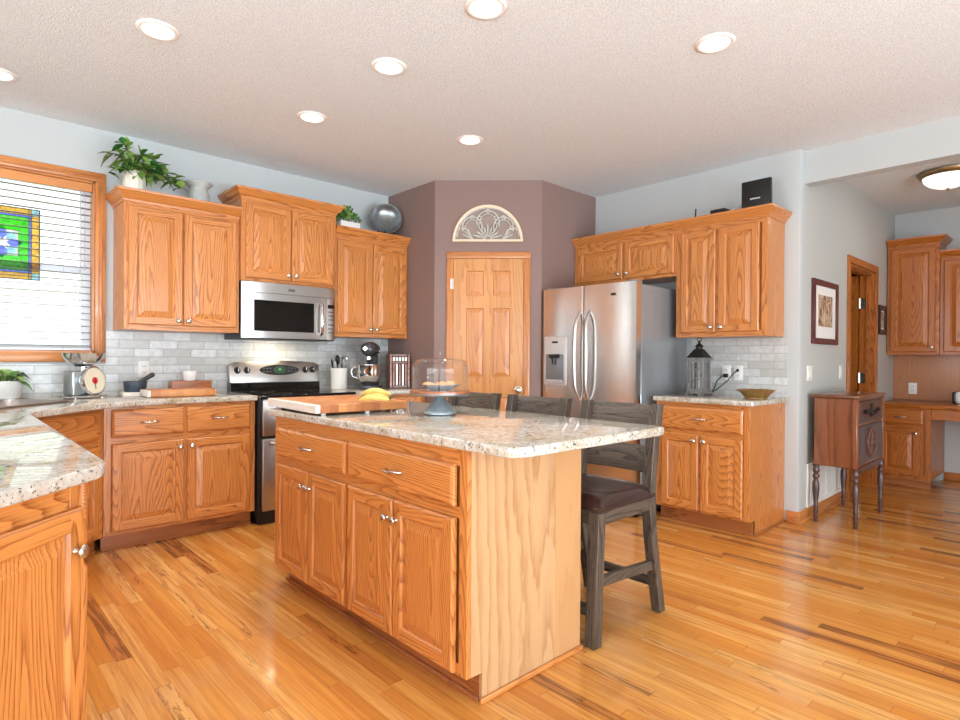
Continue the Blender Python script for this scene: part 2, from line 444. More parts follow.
def thin_glass(name, col=(1, 1, 1, 1), refl=1.0, rough=0.0):
    t = NT(name)
    tr = t.n('ShaderNodeBsdfTransparent', inputs={0: col})
    gl = t.n('ShaderNodeBsdfGlossy', inputs={0: (1, 1, 1, 1), 1: rough})
    lw = t.n('ShaderNodeLayerWeight', inputs={0: 0.5})
    fr = t.math('ADD', 0.035, t.math('MULTIPLY', t.math('POWER', lw.outputs['Facing'], 4.0), 0.75))
    mx = t.n('ShaderNodeMixShader')
    t.set(mx, 0, t.math('MULTIPLY', fr, refl)); t.t.links.new(tr.outputs[0], mx.inputs[1]); t.t.links.new(gl.outputs[0], mx.inputs[2])
    t.t.links.new(mx.outputs[0], t.out.inputs[0]); return t.m
glass = thin_glass('window_glass', (0.97, 0.98, 0.98, 1), 0.5)
domeglass = thin_glass('dome_glass', (0.985, 0.99, 0.99, 1), 0.8)
def stained(name, col):
    t = NT(name); c = t.obj()
    n = t.noise(c, 55.0, 3.0, 0.6)
    cc = t.ramp(n, [(0.3, tuple(v * 0.55 for v in col[:3]) + (1,)), (0.65, col)])
    tr = t.n('ShaderNodeBsdfTransparent', inputs={0: cc})
    df = t.n('ShaderNodeBsdfTranslucent', inputs={0: cc})
    mx = t.n('ShaderNodeMixShader', inputs={0: 0.35}); t.t.links.new(tr.outputs[0], mx.inputs[1]); t.t.links.new(df.outputs[0], mx.inputs[2])
    gl = t.n('ShaderNodeBsdfGlossy', inputs={0: (1, 1, 1, 1), 1: 0.05})
    m2 = t.n('ShaderNodeMixShader', inputs={0: 0.05}); t.t.links.new(mx.outputs[0], m2.inputs[1]); t.t.links.new(gl.outputs[0], m2.inputs[2])
    t.t.links.new(m2.outputs[0], t.out.inputs[0]); return t.m
sgGreen = stained('stained_green', (0.22, 0.85, 0.12, 1)); sgBlue = stained('stained_blue', (0.40, 0.46, 0.98, 1))
sgSky = stained('stained_sky_blue', (0.6, 0.85, 0.95, 1)); sgAmber = stained('stained_amber', (0.95, 0.70, 0.25, 1)); sgClear = stained('stained_clear', (0.9, 0.9, 0.86, 1))
def emit(name, col, s):
    t = NT(name)
    e = t.n('ShaderNodeEmission', inputs={0: col, 1: s}); t.t.links.new(e.outputs[0], t.out.inputs[0]); return t.m
lampM = emit('lamp_lens', (1.0, 0.97, 0.92, 1), 6.0)
hallLampM = emit('hall_lamp_bowl', (1.0, 0.92, 0.80, 1), 2.6)
digits = emit('clock_digits', (0.35, 0.9, 0.45, 1), 1.2)
# ------------------------------------------------------------------ the room
H = 2.742; YA = 4.70; XB = 4.62; YC = 1.52; XN = 7.44
XW, YS = -3.2, -3.4
WX0, WX1, WZ0, WZ1 = -0.40, 0.797, 1.215, 2.378      # kitchen window opening

m = MB(); m.box(XW - .1, XN + .1, YS - .1, 5.3, -0.1, 0); struct('floor', m, floorM)
m = MB(); m.box(XW - .1, XN + .1, YS - .1, 4.84, H, H + .1); struct('ceiling', m, ceilM)
m = MB()
m.box(XW, WX0, YA, YA + .14, 0, H); m.box(WX1, XN, YA, YA + .14, 0, H)
m.box(WX0, WX1, YA, YA + .14, 0, WZ0); m.box(WX0, WX1, YA, YA + .14, WZ1, H)
struct('wall_left', m, [wallM])
m = MB(); m.box(XB, XB + .12, YC + .121, YA, 0, H); m.prism([(XB, YC + .121), (XB, YC + .010), (XB + .003, YC + .003), (XB + .010, YC), (XB + .081, YC), (XB + .081, YC + .121)], 0, H); struct('wall_right', m, wallM)
HX0, HX1, HZ = 5.83, 6.66, 2.05                        # hall door opening
m = MB()
m.box(XB + .081, HX0, YC, YC + .12, 0, H); m.box(HX1, XN, YC, YC + .12, 0, H); m.box(HX0, HX1, YC, YC + .12, HZ, H)
struct('wall_hall', m, hallM)
m = MB(); m.box(XN, XN + .1, YS, YA, 0, H); struct('wall_nook', m, wallM)
m = MB(); m.box(XB + .082, XB + .19, YS, YC, 2.505, H); struct('wall_header', m, wallM)
P1 = Vector((3.18, 3.985, 0)); P2 = Vector((3.84, 3.33, 0))
m = MB(); m.prism([(3.18, YA), (3.18, P1.y), (P2.x, P2.y), (XB, P2.y), (XB, P2.y + .1), (P2.x + .04, P2.y + .1), (3.28, P1.y + .04), (3.28, YA)], 0, H)
struct('wall_pantry', m, mauveM)
# unseen walls behind the camera; window openings added and sized for the light
def holed_wall(name, axis, pos, lo, hi, holes, out):
    m = MB(); cur = lo
    def bx(a, b, z0, z1):
        if axis == 'x': m.box(a, b, min(pos, pos + out), max(pos, pos + out), z0, z1)
        else: m.box(min(pos, pos + out), max(pos, pos + out), a, b, z0, z1)
    for a, b, z0, z1 in holes:
        bx(cur, a, 0, H); bx(a, b, 0, z0); bx(a, b, z1, H); cur = b
    bx(cur, hi, 0, H)
    struct(name, m, greyM)
holed_wall('wall_back', 'x', YS, XW, XN, [(-2.9, 3.7, .25, 2.55)], -.1)
holed_wall('wall_side', 'y', XW, YS, YA, [(-2.3, 2.7, .25, 2.55)], -.1)

# backsplash tile
m = MB(); m.box(WX0 - .55, 3.18, YA - .010, YA, .90, WZ0 - .075); m.box(.862, 1.652, YA - .010, YA, WZ0 - .075, 1.371); m.box(1.652, 3.18, YA - .010, YA, WZ0 - .075, 1.371); m.box(1.654, 2.424, YA - .010, YA, 1.371, 1.755)
tag(m.build('wall_tile_left', tileX), kind='structure')
m = MB(); m.box(XB - .010, XB, 1.60, 2.345, .90, 1.40); tag(m.build('wall_tile_right', tileY), kind='structure')

# window
win = tag(thing('window_1', None, None, (0, 0, 0)), kind='structure')
cw = .062
m = MB()
m.box(WX0 - cw, WX1 + cw, YA - .022, YA + .001, WZ1, WZ1 + cw, 0, bv=.006, seg=2)
m.box(WX0 - cw, WX1 + cw, YA - .022, YA + .001, WZ0 - cw, WZ0, 0, bv=.006, seg=2)
m.box(WX0 - cw, WX0, YA - .0215, YA + .001, WZ0, WZ1, 1, bv=.006, seg=2); m.box(WX1, WX1 + cw, YA - .0215, YA + .001, WZ0, WZ1, 1, bv=.006, seg=2)
for k in (.016, .034):
    m.box(WX1 + k, WX1 + k + .009, YA - .026, YA - .02, WZ0, WZ1 + k, 1, bv=.002)
    m.box(WX0 - k, WX1 + k, YA - .026, YA - .02, WZ1 + k, WZ1 + k + .009, 0, bv=.002)
m.build('casing', [trimX, trimZ], win)
m = MB()
m.box(WX0, WX1, YA, YA + .10, WZ0 - .001, WZ0 + .012, 0); m.box(WX0, WX1, YA, YA + .10, WZ1 - .012, WZ1 + .001, 0)
m.box(WX1 - .012, WX1 + .001, YA, YA + .10, WZ0, WZ1, 1); m.box(WX0 - .001, WX0 + .012, YA, YA + .10, WZ0, WZ1, 1)
m.build('jamb', [trimX, trimZ], win)
ZM = 1.775
m = MB()
for (z0, z1, y) in ((WZ0 + .012, ZM + .02, .075), (ZM - .02, WZ1 - .012, .10)):
    m.box(WX1 - .062, WX1 - .013, YA + y, YA + y + .03, z0, z1); m.box(WX0 + .013, WX0 + .062, YA + y, YA + y + .03, z0, z1)
    m.box(WX0 + .062, WX1 - .062, YA + y, YA + y + .03, z0, z0 + .042); m.box(WX0 + .062, WX1 - .062, YA + y, YA + y + .03, z1 - .042, z1)
m.build('sash', vinyl, win)
m = MB(); m.box(WX0 + .06, WX1 - .06, YA + .085, YA + .089, WZ0 + .05, ZM); m.box(WX0 + .06, WX1 - .06, YA + .112, YA + .116, ZM, WZ1 - .05)
m.build('glass', glass, win)
# neighbour's house outside
m = MB(); z = -.6
while z < 5.2:
    m.add([(-5, 7.985, z), (6, 7.985, z), (6, 8.0, z + .14), (-5, 8.0, z + .14), (-5, 8.0, z), (6, 8.0, z)], [(0, 1, 2, 3), (4, 5, 1, 0)], 0)
    z += .14
m.box(-5, 6, 8.0, 10, -.6, 5.2)
tag(m.build('neighbour_house', siding, None, 0), 'pale lap-sided house wall seen outside through the kitchen window', 'house')
m = MB(); m.box(-12, 12, 4.85, 9, -.75, -.6); tag(m.build('ground', lawn), kind='structure')

# baseboards
def base_piece(name, pts, mats):
    m = MB()
    for (x0, x1, y0, y1, mi, sx0, sx1, sy0, sy1) in pts:
        m.box(x0, x1, y0, y1, 0, .088, mi, bv=.004); m.box(sx0, sx1, sy0, sy1, 0, .018, mi, bv=.005)
    tag(m.build(name, mats), kind='structure')
base_piece('baseboard_right', [(XB - .013, XB + .001, YC - .014, 1.60, 1, XB - .026, XB, YC - .026, 1.60)], [trimX, trimY])
base_piece('baseboard_hall', [(XB, 5.765, YC - .013, YC + .001, 0, XB, 5.765, YC - .026, YC), (6.725, 6.80, YC - .013, YC + .001, 0, 6.725, 6.80, YC - .026, YC)], [trimX, trimY])
base_piece('baseboard_nook', [(XN - .013, XN + .001, YS, 1.09, 1, XN - .026, XN, YS, 1.09)], [nookX, nookY])

# pantry door (local x to the right along the wall, local y into the wall)
d1 = tag(thing('door_1', None, None, (P1.x, P1.y, 0), -pi / 4), kind='structure')
L = 0.9296
CX0, CX1, CZ = .108, .833, 2.120
m = MB()
m.box(CX0, CX0 + .057, -.018, .001, 0, CZ - .057, 1, bv=.005, seg=2); m.box(CX1 - .057, CX1, -.018, .001, 0, CZ - .057, 1, bv=.005, seg=2)
m.box(CX0, CX1, -.018, .001, CZ - .057, CZ, 0, bv=.005, seg=2)
for k in (.014, .034):
    m.box(CX0 + k, CX0 + k + .008, -.022, -.016, 0, CZ - k - .008, 1, bv=.002); m.box(CX1 - k - .008, CX1 - k, -.022, -.016, 0, CZ - k - .008, 1, bv=.002)
    m.box(CX0 + k, CX1 - k, -.022, -.016, CZ - k - .008, CZ - k, 0, bv=.002)
m.build('casing', [trimX, trimZ], d1)
def panel_ring(m, x0, x1, z0, z1, y, mi, depth=.012, slope=.03):
    """a raised panel sunk in a flat face at local y (front is -y)"""
    def rect(i, yy): return [(x0 + i, yy, z0 + i), (x1 - i, yy, z0 + i), (x1 - i, yy, z1 - i), (x0 + i, yy, z1 - i)]
    rs = [rect(0, y), rect(.006, y + depth), rect(.010, y + depth), rect(.010 + slope, y + .002)]
    v = sum(rs, [])
    f = []
    for k in range(3):
        for j in range(4):
            f.append((k * 4 + j, k * 4 + (j + 1) % 4, (k + 1) * 4 + (j + 1) % 4, (k + 1) * 4 + j))
    m.add(v, f + [(12, 13, 14, 15)], mi)
def flat_rects(m, x0, x1, z0, z1, y, holes_cols, mi_s, mi_r):
    """front face at y of a frame with panel holes: holes_cols = [(hx0,hx1,[(hz0,hz1),..])]; stiles mi_s, rails mi_r"""
    cur = x0
    for hx0, hx1, hz in holes_cols:
        m.add([(cur, y, z0), (hx0, y, z0), (hx0, y, z1), (cur, y, z1)], [(0, 1, 2, 3)], mi_s)
        zc = z0
        for a, b in hz:
            m.add([(hx0, y, zc), (hx1, y, zc), (hx1, y, a), (hx0, y, a)], [(0, 1, 2, 3)], mi_r); zc = b
        m.add([(hx0, y, zc), (hx1, y, zc), (hx1, y, z1), (hx0, y, z1)], [(0, 1, 2, 3)], mi_r)
        cur = hx1
    m.add([(cur, y, z0), (x1, y, z0), (x1, y, z1), (cur, y, z1)], [(0, 1, 2, 3)], mi_s)
lx0, lx1, lz0, lz1 = CX0 + .060, CX1 - .060, .012, CZ - .060
cols = [(lx0 + .112, lx0 + .262, [(.22, .86), (1.035, 1.630), (1.735, 1.955)]), (lx1 - .262, lx1 - .112, [(.22, .86), (1.035, 1.630), (1.735, 1.955)])]
m = MB()
flat_rects(m, lx0, lx1, lz0, lz1, -.010, cols, 0, 0)
for a, b, hz in cols:
    for z0, z1 in hz: panel_ring(m, a, b, z0, z1, -.010, 1, .0085)
m.add([(lx0, -.010, lz0), (lx0, 0, lz0), (lx0, 0, lz1), (lx0, -.010, lz1), (lx1, -.010, lz0), (lx1, 0, lz0), (lx1, 0, lz1), (lx1, -.010, lz1)], [(0, 1, 2, 3), (4, 7, 6, 5), (3, 2, 6, 7)], 0)
leaf = m.build('leaf', [doorwood, doorpanel], d1, 0, fix=False)
ROTF = Matrix.Rotation(pi / 2, 4, 'X')      # lathe axis z -> -y
def knob_at(parent, x, y, z, name='knob', scale=1.0, mat=None, label=None):
    m = MB(); q = scale
    m.lathe([(0, 0), (.0085 * q, 0), (.0085 * q, .003 * q), (.005 * q, .006 * q), (.005 * q, .014 * q), (.009 * q, .017 * q), (.0155 * q, .020 * q), (.0165 * q, .0235 * q), (.013 * q, .028 * q), (0, .030 * q)], n=18, M=Matrix.Translation((x, y, z)) @ ROTF)
    o = m.build(name, mat or nickel, parent, 50)
    if label: o['label'] = label
    return o
m = MB()
m.lathe([(0, 0), (.033, 0), (.033, .006), (.012, .010), (.012, .03), (.022, .036), (.029, .048), (.027, .062), (.016, .070), (0, .072)], n=24, M=Matrix.Translation((.735, -.010, .924)) @ ROTF)
m.build('knob', nickel, d1, 50)
for zz in (.25, 1.84):
    m = MB(); m.box(lx0 - .026, lx0 + .002, -.0235, -.018, zz - .045, zz + .045, bv=.001); m.tube([(lx0 - .004, -.024, zz - .048), (lx0 - .004, -.024, zz + .048)], .006, 8)
    m.build('hinge', nickel, d1)

# hall door: opening, jamb, casing and the leaf standing open inside the next room
d2 = tag(thing('door_2', None, None, (0, 0, 0)), kind='structure')
m = MB()
m.box(HX0 - .065, HX0, YC - .018, YC + .001, 0, HZ, 1, bv=.004); m.box(HX1, HX1 + .065, YC - .018, YC + .001, 0, HZ, 1, bv=.004); m.box(HX0 - .065, HX1 + .065, YC - .018, YC + .001, HZ, HZ + .065, 0, bv=.004)
m.build('casing', [nookX, nookZ], d2)
m = MB()
m.box(HX1 - .018, HX1 + .001, YC, YC + .12, 0, HZ, 1); m.box(HX0 - .001, HX0 + .018, YC, YC + .12, 0, HZ, 1); m.box(HX0, HX1, YC, YC + .12, HZ - .018, HZ + .001, 0)
m.box(HX1 - .030, HX1 - .018, YC + .03, YC + .065, 0, HZ - .018, 1); m.box(HX0 + .018, HX1 - .018, YC + .03, YC + .065, HZ - .030, HZ - .018, 0)
m.build('jamb', [nookX, nookZ], d2)
Ld = Matrix.Translation((HX1 - .022, YC + .128, 0)) @ Matrix.Rotation(radians(-4), 4, 'Z')
m = MB()
m.box(-.018, .018, .003, .78, .012, HZ - .022, 0, M=Ld)
for (a, b) in ((.11, .34), (.44, .67)):
    for (c_, d_) in ((.22, .86), (1.03, 1.6), (1.7, 1.9)):
        m.box(-.021, -.017, a, b, c_, d_, 1, bv=.002, M=Ld)
m.build('leaf', [nookZ, nookZ], d2)
for zz in (.25, 1.03, 1.76):
    m = MB(); m.box(HX1 - .022, HX1 - .0175, YC + .068, YC + .119, zz - .05, zz + .05); m.box(HX1 - .043, HX1 - .018, YC + .121, YC + .129, zz - .05, zz + .05); m.tube([(HX1 - .026, YC + .117, zz - .052), (HX1 - .026, YC + .117, zz + .052)], .007, 8)
    m.build('hinge', nickel, d2)
# ------------------------------------------------------------------ cabinets
def door_mesh(w, h, t=.020, s=.056, slope=.034):
    """raised-panel door, x 0..w, z 0..h, front at y=-t; slots: 0 stile/panel, 1 rail"""
    m = MB(); e = .007
    def rect(i, y): return [(i, y, i), (w - i, y, i), (w - i, y, h - i), (i, y, h - i)]
    # outer edge
    rs = [rect(0, 0), rect(0, -(t - e)), rect(e, -t)]
    v = sum(rs, []); f = [(3, 2, 1, 0)]; mi = []
    m.add(v, f, 0)
    for j in range(4):
        k = j; k2 = (j + 1) % 4
        q = 1 if j in (0, 2) else 0
        m.add([rs[0][k], rs[0][k2], rs[1][k2], rs[1][k]], [(0, 1, 2, 3)], q)
        m.add([rs[1][k], rs[1][k2], rs[2][k2], rs[2][k]], [(0, 1, 2, 3)], q)
    y = -t
    a = s - .006
    m.add([(e, y, e), (a, y, e), (a, y, h - e), (e, y, h - e)], [(0, 1, 2, 3)], 0)
    m.add([(w - a, y, e), (w - e, y, e), (w - e, y, h - e), (w - a, y, h - e)], [(0, 1, 2, 3)], 0)
    m.add([(a, y, e), (w - a, y, e), (w - a, y, a), (a, y, a)], [(0, 1, 2, 3)], 1)
    m.add([(a, y, h - a), (w - a, y, h - a), (w - a, y, h - e), (a, y, h - e)], [(0, 1, 2, 3)], 1)
    rr = [rect(a, y), rect(s, -(t - .009)), rect(s + .004, -(t - .010)), rect(s + .004 + slope, -(t - .001))]
    for k in range(3):
        for j in range(4):
            j2 = (j + 1) % 4
            m.add([rr[k][j], rr[k][j2], rr[k + 1][j2], rr[k + 1][j]], [(0, 1, 2, 3)], (1 if j in (0, 2) else 0) if k == 0 else (2 if True else 0))
    m.add(rr[3], [(0, 1, 2, 3)], 2)
    return m
def drawer_mesh(w, h, t=.020):
    m = MB()
    def rect(i, y): return [(i, y, i), (w - i, y, i), (w - i, y, h - i), (i, y, h - i)]
    rs = [rect(0, 0), rect(0, -(t - .010)), rect(.004, -(t - .005)), rect(.014, -t)]
    v = sum(rs, []); f = [(3, 2, 1, 0), (12, 13, 14, 15)]
    for k in range(3):
        for j in range(4): f.append((k * 4 + j, k * 4 + (j + 1) % 4, (k + 1) * 4 + (j + 1) % 4, (k + 1) * 4 + j))
    m.add(v, f, 0); return m
def pull_at(parent, x, y, z):
    m = MB()
    pts = [(x - .048, y - .000, z), (x - .046, y - .016, z + .001), (x - .036, y - .024, z + .003)]
    for k in range(1, 8):
        a = k / 8.0; pts.append((x - .036 + .072 * a, y - .026 - .003 * sin(a * pi), z + .003 * cos(a * pi * 2.0)))
    pts += [(x + .036, y - .024, z + .003), (x + .046, y - .016, z + .001), (x + .048, y, z)]
    n = len(pts)
    m.tube(pts, [.0065, .0055, .0045] + [.0042 + .0018 * sin(pi * k / 8) for k in range(1, 8)] + [.0045, .0055, .0065], 10)
    return m.build('pull', nickel, parent, 60)
def cabinet(name, label, cat, loc, rz, w, d, z0, z1, doors=(), drawers=(), mids=(), rails=(), toe=0.0, frame=.040, mats=None, side_mat=None, group=None, poly=None, toerec=.073, toe_w=None, body_z1=None):
    """local: x right along the face, y into the wall, front of the face frame at y=0"""
    mt = mats or OAK
    r = thing(name, label, cat, loc, rz, group)
    ft = .019
    m = MB()
    if poly: m.prism(poly, z0, body_z1 or z1, 0)
    else: m.box(0, w, ft, d, z0, z1, 0)
    m.build('body', [side_mat or mt[2]], r, 30)
    m = MB()
    m.box(0, frame, 0, ft, z0, z1, 0, bv=.0012); m.box(w - frame, w, 0, ft, z0, z1, 0, bv=.0012)
    m.box(frame, w - frame, .0005, ft, z1 - (.062 if toe > 0 else frame), z1, 1); m.box(frame, w - frame, .0005, ft, z0, z0 + frame, 1)
    for a in mids: m.box(a - .02, a + .02, .0003, ft, z0 + frame, z1 - frame, 0)
    for a in rails: m.box(frame, w - frame, .0006, ft, a - .02, a + .02, 1)
    m.build('face_frame', [mt[2], mt[0]], r, 30)
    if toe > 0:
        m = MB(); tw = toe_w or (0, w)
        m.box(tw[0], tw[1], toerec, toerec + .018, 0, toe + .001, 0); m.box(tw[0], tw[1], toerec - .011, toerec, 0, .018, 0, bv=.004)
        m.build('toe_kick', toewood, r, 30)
    for (x0, x1, a, b, kx, kz) in doors:
        o = door_mesh(x1 - x0, b - a).build('door', [mt[2], mt[0], mt[2]], r, 0, fix=False); o.location = (x0, -.001, a)
        if kx is not None: knob_at(o, kx - x0, -.0205, kz - a)
    for (x0, x1, a, b, pl) in drawers:
        o = drawer_mesh(x1 - x0, b - a).build('drawer_front', [mt[0]], r, 0, fix=False); o.location = (x0, -.001, a)
        if pl: pull_at(o, (x1 - x0) / 2, -.0205, (b - a) / 2)
    return r
PROF = [(0, 0), (.006, 0), (.008, .010), (.012, .016), (.022, .026), (.036, .044), (.044, .056), (.050, .060), (.052, .076), (0, .076)]
def crown(parent, path, z, mats, prof=PROF, axis=None):
    """moulding swept along path (local xy), outward = to the right of travel"""
    P = [Vector((p[0], p[1])) for p in path]
    dirs = [(b - a).normalized() for a, b in zip(P, P[1:])]
    nr = [Vector((d.y, -d.x)) for d in dirs]
    m = MB(); rings = []
    for i, p in enumerate(P):
        if i == 0: o = nr[0]
        elif i == len(P) - 1: o = nr[-1]
        else:
            o = nr[i - 1] + nr[i]; o = o / (o.dot(nr[i]))
        rings.append([(p.x + o.x * q, p.y + o.y * q, z + h) for q, h in prof])
    n = len(prof)
    for i in range(len(P) - 1):
        mi = 0 if abs(dirs[i].x) > .7 else 1
        for k in range(n):
            k2 = (k + 1) % n
            m.add([rings[i][k], rings[i + 1][k], rings[i + 1][k2], rings[i][k2]], [(0, 1, 2, 3)], mi)
    m.add(rings[0], [tuple(range(n))], 1); m.add(rings[-1], [tuple(range(n))], 1)
    return m.build('crown_moulding', [mats[0], mats[1]], parent, 25)
R90 = pi / 2
ZT, ZB, ZCB, ZC = .105, .888, .888, .923   # toe, body top, counter bottom, counter top
YB = 4.10

# wall cabinets over the left counter
UW = 4.379
c = cabinet('wall_cabinet', 'oak wall cabinet beside the window with trailing ivy and grey urn on top', 'cabinet', (.906, UW, 0), 0, .742, YA - UW - .002, 1.372, 2.22,
    doors=[(.022, .352, 1.405, 2.188, .325, 1.44), (.360, .722, 1.405, 2.188, .388, 1.44)], mids=[.356])
crown(c, [(0, YA - UW - .002), (0, 0), (.742, 0)], 2.216, OAK)
U2 = 4.345
c = cabinet('wall_cabinet', 'taller oak wall cabinet mounted directly above the microwave', 'cabinet', (1.650, U2, 0), 0, .775, YA - U2 - .002, 1.762, 2.372,
    doors=[(.030, .380, 1.785, 2.340, .352, 1.825), (.388, .745, 1.785, 2.340, .416, 1.825)], mids=[.384])
crown(c, [(0, YA - U2 - .002), (0, 0), (.775, 0), (.775, YA - U2 - .002)], 2.368, OAK)
c = cabinet('wall_cabinet', 'oak wall cabinet above the stand mixer, round metal bowl leaning on its top', 'cabinet', (2.428, UW, 0), 0, .749, YA - UW - .002, 1.372, 2.22,
    doors=[(.028, .368, 1.405, 2.188, .340, 1.44), (.376, .722, 1.405, 2.188, .404, 1.44)], mids=[.372])
crown(c, [(0, 0), (.749, 0)], 2.216, OAK)

# base cabinets
cabinet('base_cabinet', 'oak base cabinet with two drawers and two doors left of the range', 'cabinet', (.745, YB, 0), 0, .915, YA - YB - .002, ZT, ZB,
    doors=[(.040, .447, .126, .658, .420, .610), (.464, .876, .126, .658, .490, .610)],
    drawers=[(.040, .447, .700, .868, True), (.464, .876, .700, .868, True)], mids=[.4555], rails=[.68], toe=ZT)
cabinet('base_cabinet', 'oak base cabinet under the crock and stand mixer right of the range', 'cabinet', (2.436, YB, 0), 0, .740, YA - YB - .002, ZT, ZB,
    doors=[(.040, .366, .126, .658, .340, .61), (.374, .700, .126, .658, .400, .61)], drawers=[(.040, .700, .700, .868, True)], mids=[], rails=[.68], toe=ZT)
PXF = .270
dg = (.7415 - PXF) * sqrt(2)
cabinet('corner_sink_cabinet', 'oak diagonal corner base cabinet under the sink', 'cabinet', (PXF + .0015, 4.10 - .7415 + PXF, 0), pi / 4, dg, .5, ZT, ZB, body_z1=.735,
    doors=[(.050, dg / 2 - .004, .126, .658, .29, .61), (dg / 2 + .004, dg - .05, .126, .658, .36, .61)], drawers=[(.050, dg - .05, .700, .868, False)], rails=[.68], toe=ZT, toe_w=(-.03, dg + .03),
    poly=[(0.002, .019), (dg - .002, .019), (dg + .30, .34), (dg / 2 + .02, .86), (-.38, .40)])
LP = 4.10 - .7415 + PXF - 1.752
cabinet('peninsula_cabinet', 'long oak peninsula base cabinet seen almost edge-on from the dining side', 'cabinet', (PXF, 1.750, 0), R90, LP, .60, ZT, ZB,
    doors=[(.030, .460, .126, .658, .43, .61), (.480, .910, .126, .658, .51, .61), (.96, 1.390, .126, .658, 1.36, .61), (1.410, 1.82, .126, .658, 1.44, .61)],
    drawers=[(.030, .460, .700, .868, True), (.480, .910, .700, .868, True), (.96, 1.390, .700, .868, True), (1.41, 1.82, .700, .868, True)], mids=[.47, .935, 1.40], rails=[.68], toe=ZT, toe_w=(.07, LP - .05),
    poly=[(0.021, .019), (LP - .003, .019), (LP - .003, .60), (0.612, .60)])
WE = .80
cabinet('angled_end_cabinet', 'oak cabinet with one tall door on the angled peninsula end nearest the viewer', 'cabinet', (PXF - .001 - WE / sqrt(2), 1.730 - WE / sqrt(2), 0), pi / 4, WE, .5, ZT, ZB,
    doors=[(.16, WE - .014, .126, .826, WE - .052, .728)], toe=ZT, toe_w=(.05, WE - .06), poly=[(0, .019), (WE - .003, .019), (.42, .385), (.36, .40)])

# counter with the corner sink
def counter(name, outline, label, z0=ZCB, z1=ZC, holes=(), bv=.006):
    bm = bmesh.new()
    edges = []
    for loop in (outline,) + tuple(holes):
        vs = [bm.verts.new((p[0], p[1], z1)) for p in loop]
        for i in range(len(vs)): edges.append(bm.edges.new((vs[i], vs[(i + 1) % len(vs)])))
    bmesh.ops.triangle_fill(bm, use_beauty=True, use_dissolve=False, edges=edges, normal=(0, 0, 1))
    bmesh.ops.dissolve_limit(bm, angle_limit=.01, verts=bm.verts, edges=bm.edges)
    for f in bm.faces:
        if f.normal.z < 0: f.normal_flip()
    ext = bmesh.ops.extrude_face_region(bm, geom=list(bm.faces))
    for v in [g for g in ext['geom'] if isinstance(g, bmesh.types.BMVert)]: v.co.z = z0
    bmesh.ops.recalc_face_normals(bm, faces=bm.faces)
    es = [e for e in bm.edges if len(e.link_faces) == 2 and abs(e.verts[0].co.z - e.verts[1].co.z) < 1e-6 and e.calc_face_angle(0) > .8]
    bmesh.ops.bevel(bm, geom=es, offset=bv, segments=3, profile=.5, affect='EDGES')
    m = MB(); m.merge(bm)
    return tag(m.build(name, granite, None, 30), label, 'countertop')
def rot45(cx, cy, u, v): return (cx + (u - v) / sqrt(2), cy + (u + v) / sqrt(2))
SC = (.235, 4.165)
def rrect(hx, hy, r, n=4):
    pts = []
    for sx, sy, a0 in ((1, 1, 0), (-1, 1, 90), (-1, -1, 180), (1, -1, 270)):
        for k in range(n + 1):
            a = radians(a0 + 90 * k / n); pts.append((sx * (hx - r) + r * cos(a), sy * (hy - r) + r * sin(a)))
    return [rot45(SC[0], SC[1], *p) for p in pts]
counter('granite_countertop', [(1.663, 4.689), (-.34, 4.689), (-.34, 1.085), (-.34 + .01, 1.075), (.272, 1.677), (.303, 1.712), (.322, 1.748), (.328, 1.79),
    (.330, 3.38), (.334, 3.47), (.352, 3.545), (.40, 3.61), (.48, 3.70), (.60, 3.825), (.70, 3.92), (.78, 3.98), (.87, 4.025), (.97, 4.055), (1.08, 4.065), (1.663, 4.065)],
    'cream granite countertop running under the window and along the peninsula', holes=[rrect(.345, .20, .06)])
counter('granite_countertop', [(2.432, 4.689), (2.432, 4.065), (3.178, 4.065), (3.178, 4.689)], 'cream granite countertop under the crock and mixer right of the range')
sk = tag(thing('corner_sink', None, None, (0, 0, 0)), 'stainless steel sink set in the granite corner below the window', 'sink')
m = MB()
loops = [(rrect(.365, .22, .07), ZC + .001), (rrect(.362, .217, .07), ZC + .006), (rrect(.343, .198, .06), ZC + .005), (rrect(.335, .19, .06), ZC - .01), (rrect(.325, .18, .06), ZC - .15), (rrect(.30, .155, .06), ZC - .165)]
nn = len(loops[0][0]); vv = [(p[0], p[1], z) for lp, z in loops for p in lp]; ff = []
for k in range(len(loops) - 1):
    for j in range(nn): ff.append((k * nn + j, k * nn + (j + 1) % nn, (k + 1) * nn + (j + 1) % nn, (k + 1) * nn + j))
ff.append(tuple(range((len(loops) - 1) * nn, len(loops) * nn)))
m.add(vv, ff); m.build('basin', steel, sk, 40)
m = MB(); m.lathe([(.045, ZC - .163), (.04, ZC - .161), (.02, ZC - .1625), (0, ZC - .1625)], c=(SC[0], SC[1], 0)); m.build('drain', chrome, sk)

